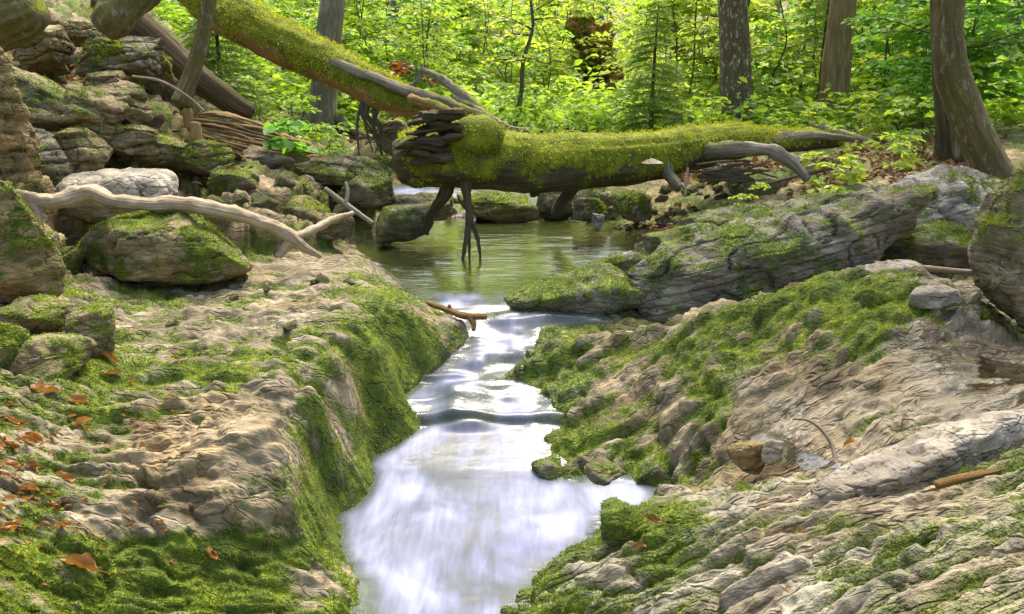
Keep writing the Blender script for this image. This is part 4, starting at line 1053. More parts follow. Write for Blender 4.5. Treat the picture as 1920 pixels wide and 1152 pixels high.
for nm, pth in (("root", [(842, 335, 5.3, 15), (830, 372, 5.3, 11), (806, 405, 5.32, 8), (798, 440, 5.32, 5)]),
                ("root", [(872, 335, 5.2, 11), (876, 372, 5.15, 8), (880, 415, 5.08, 7), (874, 450, 5.02, 4.5), (866, 492, 4.98, 2.5)]),
                ("root", [(880, 408, 5.08, 5), (893, 440, 5.04, 4), (899, 468, 5.0, 3), (901, 490, 4.98, 2)]),
                ("root", [(878, 418, 5.07, 4.5), (880, 455, 5.02, 3), (880, 498, 4.97, 2)]),
                ("root", [(1085, 335, 5.65, 17), (1062, 365, 5.7, 13), (1042, 402, 5.75, 9)]),
                ("root", [(985, 335, 5.5, 12), (1000, 352, 5.5, 12), (1004, 366, 5.52, 7)]),
                ("branch", [(1315, 285, 5.95, 17), (1370, 280, 5.8, 14), (1430, 280, 5.7, 13), (1480, 300, 5.62, 12), (1515, 338, 5.55, 8)]),
                ("branch", [(1248, 300, 5.75, 12), (1255, 330, 5.68, 11), (1275, 352, 5.6, 8)]),
                ("branch", [(1385, 275, 6.3, 15), (1450, 262, 6.6, 13), (1530, 255, 6.9, 9), (1600, 262, 7.1, 5)])):
    P, R = pixpath(pth)
    tube_obj(nm, P, R, BARK_GREY if nm == "branch" else (BARK_DARK if pth[0][0] != 872 and pth[0][1] < 400 else BARK_BROWN), log, LOGC, sides=16, n=44, rough=.4, seed=len(pth) + int(pth[0][0]), groove=.18, moss=(.05, .35))
# bracket fungus: a half disc with depth
def bracket(parent, px_, py_, Y, w, origin):
    c = at(px_, py_, Y) - origin; r = sz(w, at(px_, py_, Y))
    vs, fs = [], []
    nA, nR = 14, 5
    for lay, zz in ((0, .16), (1, -.16)):
        for i in range(nR):
            for j in range(nA):
                a = math.pi * j / (nA - 1); q = i / (nR - 1)
                vs.append([c[0] + r * q * math.cos(a), c[1] - r * .8 * q * math.sin(a), c[2] + r * (zz * (1 - q ** 2) + .25 * (1 - q) * (1 - lay))])
    vs = np.array(vs); g = grid_faces(nR, nA)
    f = np.vstack([g, g[:, ::-1] + nR * nA])
    z = np.zeros(len(vs))
    return link("bracket_fungus", build_mesh("bracket_fungus", vs, f, {"moss": z, "wet": z, "ochre": z}, ROCK_PALE), parent)
bracket(log, 1222, 306, 5.55, 22, LOGC)

# --- leaning mossy log
P, R = pixpath([(330, -60, 7.3, 42), (405, 8, 7.1, 42), (470, 50, 6.95, 42), (545, 88, 6.8, 41), (620, 122, 6.65, 38), (700, 165, 6.45, 33), (770, 195, 6.2, 27), (830, 215, 6.0, 21), (870, 228, 5.9, 14)])
LC = P[4]
lean = thing("leaning_log", "mossy log leaning down from the upper left onto the broken log end", "log", LC)
tr, tv, tn, tm = tube_obj("trunk", P, R, WOOD_RED, lean, LC, sides=44, n=130, rough=.2, seed=8, groove=.10, moss=(.62, .50))
add_moss(tr, np.repeat(tv, 3, 0) + RNG.normal(size=(len(tv) * 3, 3)) * .015, np.repeat(tn, 3, 0), np.repeat(tm, 3), 0.018, MOSS_GOLD, 1.0, 73, .52, .8, copies=2)
for pth, mt in (([(560, 100, 6.7, 8), (660, 130, 6.4, 10), (760, 170, 6.1, 11), (830, 190, 5.95, 10), (900, 215, 5.8, 6)], BARK_GREY),
            ([(790, 130, 6.2, 5), (830, 150, 6.1, 8), (870, 180, 6.0, 10), (930, 228, 5.9, 5)], BARK_GREY),
            ([(760, 170, 6.3, 6), (785, 150, 6.2, 5), (792, 120, 6.2, 3)], BARK_GREY),
            ([(850, 185, 6.0, 8), (895, 210, 5.9, 10), (950, 240, 5.85, 7), (1010, 252, 5.9, 5)], BARK_GREY),
            ([(770, 185, 6.0, 10), (830, 205, 5.8, 9), (880, 240, 5.7, 6)], WOOD_RED)):
    P, R = pixpath(pth); tube_obj("branch", P, R, mt, lean, LC, sides=12, n=40, rough=.45, seed=int(pth[0][0]), groove=.2, moss=(.1, .4))
for k_ in range(9):
    x0 = 682 + k_ * 4
    P, R = pixpath([(x0, 180 + k_ * 2, 6.4, 4), (x0 + rs.uniform(-10, 4), 215, 6.35, 3), (x0 + rs.uniform(-14, 18), 245, 6.35, 2.2), (x0 + rs.uniform(-18, 34), 270 + rs.uniform(-10, 24), 6.35, 1.2)])
    tube_obj("hanging_root", P, R, TWIG, lean, LC, sides=6, n=16, rough=.1, seed=k_)

# --- dark leaning trunk, pole, timber ends top left
def simple_log(name, label, cat, pth, mat, sides=24, n=60, rough=.15, seed=0, groove=.08, moss=(.1, .35), part="trunk", blade=0):
    P, R = pixpath(pth); c = P[len(P) // 2]
    root = thing(name, label, cat, c)
    o, v, nn, m = tube_obj(part, P, R, mat, root, c, sides=sides, n=n, rough=rough, seed=seed, groove=groove, moss=moss)
    if blade: add_moss(o, v, nn, m, blade, MOSS, .8, seed + 90, .5, .3)
    return root, c
simple_log("leaning_bare_log", "dark brown bare trunk leaning across the left cliff top", "log", [(195, -10, 6.0, 34), (250, 38, 6.0, 30), (310, 92, 6.05, 27), (370, 145, 6.1, 25), (430, 190, 6.2, 22), (470, 212, 6.3, 16)], BARK_BROWN, seed=31)
simple_log("standing_pole", "slim grey green stem leaning in front of the dark trunk", "tree stem", [(402, -60, 5.2, 12), (388, 30, 5.15, 13), (372, 100, 5.1, 14), (352, 160, 5.05, 16), (338, 196, 5.0, 18)], BARK_OLIVE, 18, 60, .16, 32, .08, (.25, .2), blade=.012)
simple_log("log_end", "rounded olive log end jutting in at the top left corner", "log", [(-160, 60, 4.6, 62), (-60, 48, 4.55, 58), (20, 30, 4.5, 52), (70, 10, 4.5, 40)], BARK_OLIVE, 40, 70, .3, 33, .12, (.32, .3), blade=.014)
simple_log("log_chunk", "dark green cut wood chunk above the square shaded block", "log", [(300, -60, 4.9, 32), (255, -10, 4.88, 36), (215, 30, 4.85, 36), (192, 52, 4.85, 26)], BARK_OLIVE, 36, 60, .35, 34, .15, (.42, .2), blade=.014)

# --- rotten layered log
RC = at(470, 250, 6.0)
rot = thing("rotten_log", "decayed brown log split into long wood layers in the left gully", "log", RC)
for k_ in range(14):
    o_ = k_ * 6.0
    s0, s1 = rs.uniform(-18, 25), rs.uniform(-30, 20)
    P, R = pixpath([(372 + s0 + o_ * .1, 214 + o_ * .75, 5.95 - k_ * .012, 5), (420 + s0, 214 + o_ + rs.uniform(-3, 3), 5.93 - k_ * .012, 8), (490, 232 + o_ * .95 + rs.uniform(-3, 3), 5.9 - k_ * .012, 9), (548 + s1, 254 + o_ * .62, 5.88 - k_ * .012, 8), (578 + s1 * .7, 268 + o_ * .42, 5.86 - k_ * .012, 4)])
    tube_obj("wood_layer", P, R, WOOD_ROT, rot, RC, sides=10, n=34, rough=.35, seed=k_ + 40, flat=.45, groove=.3, moss=(-.05, .25))
simple_log("wood_stub", "small pointed pale wooden stub standing above the rotten log", "stub", [(353, 240, 5.3, 9), (352, 212, 5.3, 9), (350, 190, 5.3, 4)], WOOD_ROT, 10, 16, .25, 51, .2, (0, .2), part="stem")
simple_log("wood_post", "short weathered greenish post below the pale stub", "stub", [(368, 282, 5.1, 13), (366, 250, 5.1, 12), (366, 230, 5.1, 9)], WOOD_ROT, 10, 16, .25, 52, .2, (.2, .2), part="stem")

# --- bleached branch
P, R = pixpath([(28, 360, 3.75, 6), (60, 374, 3.75, 14), (105, 378, 3.76, 15), (150, 366, 3.78, 17), (175, 362, 3.78, 18), (215, 377, 3.78, 14), (280, 384, 3.78, 13), (335, 383, 3.8, 15), (400, 393, 3.85, 15), (470, 409, 3.95, 14), (520, 428, 4.0, 13), (548, 447, 4.03, 13), (570, 464, 4.06, 9), (602, 482, 4.08, 5)])
BC = P[5]
br = thing("bleached_branch", "long crooked bleached bare branch propped on boulders above the left shelf", "branch", BC)
tube_obj("limb", P, R, WOOD_PALE, br, BC, sides=28, n=170, rough=.34, seed=61, groove=.16)
for nm, pth in (("fork", [(553, 445, 4.04, 9), (590, 430, 4.15, 8), (625, 412, 4.3, 7), (662, 400, 4.4, 4)]), ("fork", [(552, 446, 4.04, 10), (535, 462, 4.0, 9), (522, 482, 3.98, 7)]),
                ("fork", [(55, 370, 3.75, 10), (72, 400, 3.72, 6), (78, 430, 3.7, 4)])):
    P, R = pixpath(pth); tube_obj(nm, P, R, WOOD_PALE, br, BC, sides=14, n=34, rough=.34, seed=int(pth[1][0]), groove=.15)
# loose sticks
def stick(name, label, pth, mat, cat="stick", forks=()):
    P, R = pixpath(pth); c = P[0]
    root = thing(name, label, cat, c)
    tube_obj("stem", P, R, mat, root, c, sides=9, n=30, rough=.15, seed=int(pth[0][0]))
    for fk in forks:
        P2, R2 = pixpath(fk); tube_obj("fork", P2, R2, mat, root, c, sides=8, n=16, rough=.15, seed=int(fk[0][0]))
stick("driftwood_twig", "reddish brown twig stuck across the stream at the pool outlet", [(800, 568, 3.72, 5), (835, 580, 3.7, 6), (870, 592, 3.68, 7), (912, 594, 3.66, 6)], WOOD_RED, forks=[[(880, 594, 3.67, 6), (888, 608, 3.65, 5), (888, 620, 3.63, 4)], [(845, 582, 3.7, 4), (842, 572, 3.7, 3)]])
stick("arched_twig", "thin pale arched twig rising from the mud hollow of the slab", [(1488, 785, 2.42, 2.5), (1520, 790, 2.38, 3), (1548, 815, 2.34, 3.5), (1564, 850, 2.3, 4), (1570, 905, 2.22, 4.5)], WOOD_PALE, "twig")
stick("broken_branch", "orange brown split stick under the whitish elongated stone", [(1755, 910, 1.80, 9), (1800, 898, 1.80, 9), (1860, 885, 1.82, 7), (1930, 868, 1.84, 6)], WOOD_RED)
stick("pale_stick", "straight pale stick beside the white stone on the slab's back edge", [(1640, 494, 3.6, 5), (1720, 502, 3.55, 6), (1825, 512, 3.5, 6)], WOOD_PALE)
stick("dead_twig", "thin pale dead twig arching over the upper left cliff", [(248, 143, 4.9, 2), (300, 152, 4.9, 2.5), (350, 180, 4.95, 2.5), (382, 208, 5.0, 2)], WOOD_PALE, "twig")
stick("gully_stick", "grey forked stick lying by the pool left of the log", [(610, 355, 5.0, 5), (650, 385, 4.9, 6), (700, 420, 4.8, 4)], BARK_GREY, forks=[[(648, 384, 4.9, 5), (652, 360, 4.95, 4), (648, 342, 5, 3)]])
stick("bank_stick", "long thin stick lying on the right bank beside the grey branch", [(1440, 345, 5.6, 3), (1530, 322, 5.8, 4), (1600, 310, 6.0, 3)], TWIG)
stick("bank_pole", "pale fallen pole on the right bank below the two trunks", [(1520, 232, 8.5, 5), (1570, 246, 8.2, 6), (1640, 268, 7.9, 5)], WOOD_PALE, "pole")
stick("upright_twig", "thin upright pale twig in front of the brush pile", [(1284, 370, 5.3, 2.5), (1286, 340, 5.3, 3), (1290, 315, 5.3, 2)], WOOD_PALE, "twig")
# brush pile under the log
for k_ in range(16):
    x0, y0 = rs.uniform(1290, 1340), rs.uniform(300, 350)
    x1, y1 = rs.uniform(1390, 1470), rs.uniform(300, 350)
    P, R = pixpath([(x0, y0, 5.75, 2), ((x0 + x1) / 2, (y0 + y1) / 2 - rs.uniform(-8, 14), 5.7, 2.6), (x1, y1, 5.75, 1.5)])
    o, *_q = tube_obj("brush_twig", P, R, TWIG, None, P[0], sides=6, n=12, rough=.15, seed=k_)
    tag(o, "thin dead twig in the brush pile under the log's right end", "twig", "twigs of the brush pile")

# ------------------------------------------------------------------ leaves
def leaf_arrays(pos, d, up, size, rnd, width=.34, fold=.10, droop=.12):
    d = d / (np.linalg.norm(d, axis=1, keepdims=True) + 1e-9)
    s_ = np.cross(up, d); s_ /= np.linalg.norm(s_, axis=1, keepdims=True) + 1e-9
    u = np.cross(d, s_)
    tpl = [(0, 0, 0), (.30, width, fold), (.72, width * .75, fold * .6 - droop * .4), (1, 0, -droop), (.72, -width * .75, fold * .6 - droop * .4), (.30, -width, fold)]
    S = size[:, None]
    v = np.stack([pos + S * (d * a + s_ * b + u * c) for a, b, c in tpl], 1).reshape(-1, 3)
    i = np.arange(len(pos))[:, None] * 6
    f = np.concatenate([i + np.array([0, 3, 2, 1]), i + np.array([0, 5, 4, 3])])
    return v, f, np.repeat(rnd, 6)

def sapling_meshes(seed, H, nbr, leaf, spread, mat, stem_r=.012, lean=(0, 0), bare=0.15, bark=None, twigs=3):
    r = np.random.default_rng(seed)
    k = 7
    path = np.zeros((k, 3)); path[:, 2] = np.linspace(-.15, H, k)
    path[1:, :2] += np.cumsum(r.normal(size=(k - 1, 2)) * H * .035, 0) + np.linspace(0, 1, k - 1)[:, None] * np.array(lean)
    sv, sf, sa, _ = tube(path, np.linspace(stem_r, stem_r * .3, k), sides=7, n=26, rough=.12, seed=seed)
    Vb, Fb, Ab = [], [], []; off = 0
    LP, LD, LU, LS = [], [], [], []
    for b in range(nbr):
        t = bare + (1 - bare) * (b + r.random()) / nbr
        o = path[0] + 0; q = t * (k - 1); i = int(min(q, k - 2)); o = path[i] + (path[i + 1] - path[i]) * (q - i)
        az = r.uniform(0, 2 * np.pi); L = spread * r.uniform(.55, 1.1) * (1.15 - .75 * t)
        d = np.array([math.cos(az), math.sin(az), r.uniform(.05, .45)])
        pts = [o, o + d * L * .4, o + d * L * .75 + np.array([0, 0, -.03 * L]), o + d * L + np.array([0, 0, -.16 * L])]
        lines = [np.array(pts)]
        for w in range(twigs):
            tt = r.uniform(.3, .85); p = np.array(pts[0]) + (np.array(pts[3]) - pts[0]) * tt
            a2 = az + r.choice([-1, 1]) * r.uniform(.5, 1.0); d2 = np.array([math.cos(a2), math.sin(a2), r.uniform(-.15, .15)]); L2 = L * (1 - tt) * r.uniform(.5, 1.0) + .05
            lines.append(np.array([p, p + d2 * L2 * .5, p + d2 * L2 + np.array([0, 0, -.08 * L2])]))
        for li, ln in enumerate(lines):
            bv, bf, ba, _ = tube(ln, [stem_r * (.35 if li == 0 else .2), stem_r * .1], sides=4, n=7, rough=0)
            Vb.append(bv); Fb += [x + off for x in bf]; Ab.append(ba); off += len(bv)
            ll = np.linalg.norm(ln[-1] - ln[0]); m = max(3, int(ll / (leaf * .42)))
            C = smooth_path(ln, m + 2)[1:]; T = np.gradient(C, axis=0)
            T /= np.linalg.norm(T, axis=1, keepdims=True) + 1e-9
            sd = np.where(np.arange(len(C)) % 2, 1.0, -1.0)[:, None]
            side = np.cross(np.array([0, 0, 1.0]), T)
            D = T * .7 + side * sd * .9 + r.normal(size=T.shape) * .22 + np.array([0, 0, -.12])
            LP.append(C + r.normal(size=C.shape) * leaf * .12); LD.append(D); LU.append(np.array([0, 0, 1.0]) + r.normal(size=T.shape) * .38)
            LS.append(leaf * r.uniform(.6, 1.25, len(C)))
    LP, LD, LU, LS = map(np.concatenate, (LP, LD, LU, LS))
    lv, lf, lr = leaf_arrays(LP, LD, LU, LS, np.clip(r.normal(.5, .26, len(LP)), 0, 1))
    stem = build_mesh("stem", np.vstack([sv] + Vb), sf + [np.vstack([q for q in [x + len(sv) for x in Fb] if q.shape[1] == 4]), np.vstack([q for q in [x + len(sv) for x in Fb] if q.shape[1] == 3])],
                      {a: np.concatenate([sa[a]] + [x[a] for x in Ab]) for a in sa}, bark or TWIG)
    return stem, build_mesh("leaves", lv, lf, {"rnd": lr}, mat, False)

def put_plant(name, label, cat, meshes, loc, rz=0, scale=1.0, group=None, parts=("stem", "crown")):
    root = thing(name, label, cat, loc, group)
    root.rotation_euler = (0, 0, rz); root.scale = (scale,) * 3
    for nm, me in zip(parts, meshes): link(nm, me, root)
    return root

protos = {
 "green": [sapling_meshes(500 + k, 1.7, 17, .085, .75, LEAF) for k in range(4)],
 "lime": [sapling_meshes(520 + k, 1.9, 18, .085, .8, LEAF_LIME) for k in range(3)],
 "cool": [sapling_meshes(540 + k, 1.8, 18, .085, .8, LEAF_COOL) for k in range(3)],
 "low": [sapling_meshes(560 + k, .55, 11, .075, .42, [LEAF, LEAF_LIME, LEAF][k], bare=.05, stem_r=.006) for k in range(3)],
}
rp = random.Random(11)
def scatter_plants(n, xr, yr, kinds, label, group, seed, lo=.8, hi=1.3, name="sapling"):
    r = random.Random(seed)
    for _ in range(n):
        Y = r.uniform(*yr) if yr[1] - yr[0] < 6 else 1 / r.uniform(1 / yr[1], 1 / yr[0])
        x = (r.uniform(*xr) - 960) / F_PX * Y * 1.0
        z = float(base_z([x], [Y])[0])
        sc_ = r.uniform(lo, hi)
        lb = {"small": "short ", "medium": "", "large": "tall "}[size_word(sc_, lo, hi)] + label + ", " + where((x, Y, z + (.8 if name == "sapling" else .25) * sc_))
        put_plant(name, lb, "sapling" if name == "sapling" else "shrub", r.choice(protos[r.choice(kinds)]), (x, Y, z - .03), r.uniform(0, 6.28), sc_, group)
scatter_plants(26, (640, 1040), (10.5, 17), ["green", "green", "lime"], "bright green hillside sapling", "saplings on the hillside", 21)
scatter_plants(20, (600, 1100), (17, 26), ["green", "lime", "cool"], "distant hillside sapling", "saplings high on the hillside", 22, 1.1, 1.8)
scatter_plants(26, (960, 1360), (12, 26), ["lime", "lime", "green"], "sunlit yellow green sapling", "sunlit saplings in the centre", 23, .9, 1.6)
scatter_plants(26, (1400, 1740), (11, 26), ["lime", "cool", "green"], "flat wood sapling", "saplings behind the two trunks", 24, .9, 1.6)
scatter_plants(24, (1600, 2050), (8.5, 18), ["cool", "cool", "green"], "cool green thicket sapling", "saplings behind the curved trunk", 25, .9, 1.5)
scatter_plants(26, (850, 2050), (26, 48), ["lime", "green", "cool"], "far leafy tree", "far trees of the wood", 26, 2.0, 3.6)
scatter_plants(12, (380, 700), (9.5, 14), ["green", "green"], "leafy slope sapling", "saplings under the leaning log", 27, .6, 1.0)
scatter_plants(22, (640, 1300), (8.2, 10.8), ["low"], "hillside foot shrub", "low shrubs behind the fallen log", 28, .6, 1.1, "shrub")
scatter_plants(26, (1300, 1980), (6.8, 11), ["low"], "right bank shrub", "low shrubs on the right bank", 29, .45, 1.0, "shrub")
scatter_plants(10, (420, 660), (7.0, 9.2), ["low"], "gully shrub", "low shrubs in the left gully", 30, .5, .9, "shrub")

scatter_plants(16, (180, 480), (8.8, 13), ["low", "green"], "cliff top shrub", "shrubs above the left cliff", 31, .6, 1.0, "shrub")
# undergrowth: leaf carpet on the forest floor, too many to count
r = np.random.default_rng(99)
n = 42000
Yv = 1 / r.uniform(1 / 42, 1 / 9.2, n); Xv = (r.uniform(150, 2080, n) - 960) / F_PX * Yv
clump = fbm(np.column_stack([Xv * .9, Yv * .9, np.zeros(n)]), 3, 5)
zv = base_z(Xv, Yv) + np.abs(r.normal(size=n)) * (.10 + .30 * np.clip(clump + .3, 0, 1)) + .02
dv = r.normal(size=(n, 3)); dv[:, 2] *= .25
lv, lf, lr = leaf_arrays(np.column_stack([Xv, Yv, zv]), dv, np.array([0, 0, 1.0]) + r.normal(size=(n, 3)) * .4, r.uniform(.05, .11, n) * (1 + Yv / 40), np.clip(.5 + .35 * clump + r.normal(size=n) * .2, 0, 1))
tag(link("undergrowth", build_mesh("undergrowth", lv, lf, {"rnd": lr}, LEAF, False)), "carpet of small green leaves covering the forest floor behind the log", None, kind="stuff")

# named single saplings and sprays
H_ = at(965, 50, 9.3)[2]
def at_ground(px_, Y):
    x = (px_ - 960) / F_PX * Y / _c; z = float(base_z([x], [Y])[0]); return np.array([x, Y, z])
put_plant("forked_sapling", "slender dark forked sapling in front of the leafy hillside", "sapling", sapling_meshes(601, 1.9, 12, .08, .7, LEAF_LIME, .035, (.12, 0), .45), at_ground(958, 9.3))
put_plant("young_beech", "young tree with leafy sprays right of the brown leaning trunk", "sapling", sapling_meshes(602, 2.6, 26, .09, 1.15, LEAF_COOL, .03, (-.5, 0), .25), at_ground(1745, 8.2))
put_plant("young_beech", "thin young tree with green sprays at the right edge behind the curved trunk", "sapling", sapling_meshes(603, 2.6, 24, .09, 1.1, LEAF_COOL, .03, (-.1, 0), .25), at_ground(1905, 8.0))
put_plant("young_beech", "thin stemmed young tree left of the mottled trunk", "sapling", sapling_meshes(604, 2.4, 20, .085, .9, LEAF_LIME, .03, (.2, 0), .35), at_ground(1345, 10.8))
put_plant("russet_sapling", "sapling with russet brown leaves above the leaning log", "sapling", sapling_meshes(605, 1.0, 9, .08, .75, LEAF_RED, .012, (.1, 0), .4), at_ground(770, 8.6))
put_plant("fern", "small bright green fern on the rocks below the fallen log's right end", "fern", sapling_meshes(606, .22, 7, .035, .16, LEAF_LIME, .003, (0, 0), .2), at(1412, 398, 5.2), 0, 1.0)
put_plant("bank_plant", "low bright green broad leaved plant on the right bank under the grey branch", "plant", sapling_meshes(607, .2, 10, .07, .3, LEAF_LIME, .004, (0, 0), .1), at(1560, 340, 5.7))
put_plant("bank_plant", "low green plant on the bank above the layered boulder", "plant", sapling_meshes(608, .2, 9, .06, .28, LEAF_LIME, .004, (0, 0), .1), at(1680, 300, 6.2))
put_plant("gully_plant", "pair of broad green leaves growing by the rotten log", "plant", sapling_meshes(609, .12, 4, .10, .14, LEAF_COOL, .004, (0, 0), .3), at(540, 262, 5.6))

# ------------------------------------------------------------------ spruces
def spruce_meshes(seed, H, rad, bare=.1, stem_r=.03, density=1.0):
    r = np.random.default_rng(seed)
    sv, sf, sa, _ = tube([(0, 0, -.2), (0, 0, H * .5), (.02, 0, H)], [stem_r, stem_r * .6, stem_r * .1], sides=8, n=20, rough=.1, seed=seed)
    Q, D, Nn_ = [], [], []
    z = H * bare
    while z < H * .985:
        t = z / H
        for b in range(int(6 * density)):
            az = r.uniform(0, 6.283); L = rad * (1 - t) ** .8 * r.uniform(.7, 1.1) + .03
            d = np.array([math.cos(az), math.sin(az), 0]); side = np.array([-d[1], d[0], 0])
            m = max(3, int(L / .03)); s_ = np.linspace(.1, 1, m)
            C = np.array([0, 0, z]) + d * (L * s_)[:, None] + np.array([0, 0, 1.0]) * (.10 * L * s_ - .38 * L * s_ ** 2)[:, None]
            for w in (-1, 1):
                sub = max(2, int(5 * density)); u = np.linspace(.0, 1, sub)
                wl = .38 * L * (1 - .75 * s_) + .02
                G = C[:, None, :] + (d * .6 + side * w * .9)[None, None, :] * (wl[:, None] * u[None])[:, :, None] + np.array([0, 0, -.25])[None, None] * (wl[:, None] * u[None] ** 2)[:, :, None]
                Q.append(G.reshape(-1, 3)); D.append(np.tile(d * .8 + side * w * .7, (G.shape[0] * sub, 1)))
        z += H * .045 / density
    Q = np.concatenate(Q); D = np.concatenate(D) + r.normal(size=Q.shape) * .35; D[:, 2] -= .15
    D /= np.linalg.norm(D, axis=1, keepdims=True)
    v, f, rr = moss_blades(Q, D, np.full(len(Q), .05), np.clip(r.normal(.5, .25, len(Q)), 0, 1), 0, .25, seed, .22)
    return build_mesh("stem", sv, sf, sa, BARK_BROWN), build_mesh("needles", v, f, {"rnd": rr}, NEEDLE, False)
g = at_ground(1205, 8.9)
put_plant("spruce", "small feathery spruce standing behind the middle of the fallen log", "spruce", spruce_meshes(701, 1.5, .50), g)
put_plant("spruce", "spruce between the mottled trunk and the brown leaning trunk", "spruce", spruce_meshes(702, 2.4, .62, .38, .035), at_ground(1495, 11.0))
put_plant("spruce", "bushy spruce right behind the mottled trunk's right side", "spruce", spruce_meshes(703, 2.8, .55, .2, .03), at_ground(1462, 12.5))
put_plant("spruce", "pale feathery young spruce between the slim stem and the leaning log", "spruce", spruce_meshes(704, 1.3, .5, .05), np.array([at(418, 190, 7.6)[0], 7.6, at(418, 215, 7.6)[2]]))

# ------------------------------------------------------------------ trees
def tree(name, label, pth, mat, seed, top=8.5, crown_r=1.8, leafmat=LEAF, flare=1.5, limbs=7, leaves=1500, moss=(.0, .15), roots=4):
    P, R = pixpath(pth)                             # from the foot upward
    foot = P[0].copy()
    d = P[-1] - P[-2]; d = d / np.linalg.norm(d)
    dd = d * np.array([.5, .5, 1]); dd /= np.linalg.norm(dd)
    last, rl = P[-1], R[-1]
    while last[2] < top:
        last = last + dd * 1.2; rl *= .86; P.append(last); R.append(rl)
    P = [P[0] - np.array([0, 0, .3])] + P; R = [R[0] * flare] + [R[0] * (1 + (flare - 1) * .45)] + R[1:]
    root = thing(name, label, "tree", foot)
    o, v, nn, m = tube_obj("trunk", P, R, mat, root, foot, sides=26, n=90, rough=.08, seed=seed, groove=.05, moss=moss)
    r = np.random.default_rng(seed)
    # root flare ridges
    for k in range(roots):
        a = r.uniform(0, 6.28); L = R[1] * 2.4
        p0 = np.array([0, 0, .22]) + np.array([math.cos(a), math.sin(a), 0]) * R[1] * .5
        p1 = np.array([math.cos(a), math.sin(a), 0]) * L * .7 + np.array([0, 0, .03]); p2 = np.array([math.cos(a), math.sin(a), 0]) * L * 1.2 + np.array([0, 0, -.08])
        tube_obj("root", [p0, p1, p2], [R[1] * .5, R[1] * .3, R[1] * .12], mat, root, (0, 0, 0), sides=8, n=12, rough=.15, seed=seed + k, moss=(.2, .3))
    LP = []
    for k in range(limbs):
        zt = r.uniform(.55, .98); idx = int(zt * (len(P) - 1)); p0 = P[idx] - foot
        if p0[2] < 2.6: p0 = P[-2] - foot + np.array([0, 0, r.uniform(-1, .5)])
        a = r.uniform(0, 6.28); L = crown_r * r.uniform(.6, 1.1)
        dv_ = np.array([math.cos(a), math.sin(a), r.uniform(.2, .7)])
        pts = [p0, p0 + dv_ * L * .5, p0 + dv_ * L + np.array([0, 0, -.1])]
        tube_obj("limb", pts, [rl * .6, rl * .35, rl * .12], mat, root, (0, 0, 0), sides=7, n=14, rough=.1, seed=seed + 30 + k)
        for q in range(leaves // limbs // 14):
            c_ = p0 + dv_ * L * r.uniform(.3, 1.15) + r.normal(size=3) * np.array([.35, .35, .22]) * crown_r * .6
            LP.append(c_ + r.normal(size=(14, 3)) * np.array([.22, .22, .07]))
    LP = np.concatenate(LP); nL = len(LP)
    D = r.normal(size=(nL, 3)); D[:, 2] = D[:, 2] * .3 - .1
    lv, lf, lr = leaf_arrays(LP, D, np.array([0, 0, 1.0]) + r.normal(size=(nL, 3)) * .35, r.uniform(.08, .14, nL), np.clip(r.normal(.5, .25, nL), 0, 1))
    link("crown", build_mesh("crown", lv, lf, {"rnd": lr}, leafmat, False), root)
    return root
tree("beech_tree", "straight mottled brown trunk with pale flecks behind the log's right end", [(1386, 240, 10, 30), (1382, 180, 10, 29), (1378, 90, 10, 28), (1375, 0, 10, 27), (1374, -60, 10, 27)], BARK_FLECK, 801, leafmat=LEAF_LIME)
tree("leaning_tree", "smooth brown trunk leaning slightly right with broken base", [(1558, 238, 10.3, 27), (1564, 160, 10.3, 26), (1575, 70, 10.3, 25), (1582, 0, 10.3, 24), (1586, -60, 10.3, 23)], BARK_TAN, 802, leafmat=LEAF)
tree("curved_tree", "thick olive trunk curving up from the cracked edge boulder", [(1872, 350, 5.0, 32), (1846, 295, 5.0, 32), (1812, 215, 5.0, 31), (1786, 140, 5.0, 29), (1777, 70, 5.0, 28), (1780, 0, 5.0, 28), (1788, -80, 5.0, 27)], BARK_OLIVE, 803, top=4.6, flare=1.1, leafmat=LEAF_COOL, leaves=1200, moss=(.12, .15), roots=0)
tree("second_stem_tree", "darker straight stem hidden behind the curved trunk", [(1784, 275, 6.4, 24), (1776, 200, 6.4, 22), (1768, 100, 6.4, 20), (1765, 0, 6.4, 19), (1762, -60, 6.4, 18)], BARK_DARK, 804, top=5, leafmat=LEAF_COOL, leaves=900)
tree("grey_tree", "pale grey trunk behind the upper part of the leaning log", [(600, 245, 9.2, 26), (606, 180, 9.2, 25), (614, 90, 9.2, 24), (624, 0, 9.2, 23), (628, -60, 9.2, 22)], BARK_GREY, 805, leafmat=LEAF)
for q, (x_, Y_, w_) in enumerate(((1268, 19, 17), (1448, 18, 10), (1640, 22, 12), (1120, 27, 12), (1010, 24, 9), (1905, 16, 20), (1335, 26, 9), (1555, 30, 12), (860, 22, 8), (740, 19, 9))):
    g = at_ground(x_, Y_); _, yy = project(g[None]); yy = float(yy[0])
    tree("far_tree", ["slim far trunk directly behind the small feathery spruce", "thin far trunk between the spruce and the mottled trunk", "distant trunk right of the brown leaning trunk", "distant trunk behind the uprooted stump", "thin distant trunk left of the uprooted stump",
                      "broad brown trunk in the top right corner", "thin distant trunk left of the mottled trunk", "distant trunk behind the brown leaning trunk", "thin distant trunk on the hillside left of the forked sapling", "thin distant trunk on the hillside above the leaning log"][q],
         [(x_, yy, Y_, w_), (x_ + 2, yy - 60, Y_, w_ * .95), (x_ + 4, yy - 140, Y_, w_ * .9)], [BARK_BROWN, BARK_GREY][q % 2], 820 + q, top=10, limbs=4, leaves=500, leafmat=[LEAF_LIME, LEAF][q % 2])

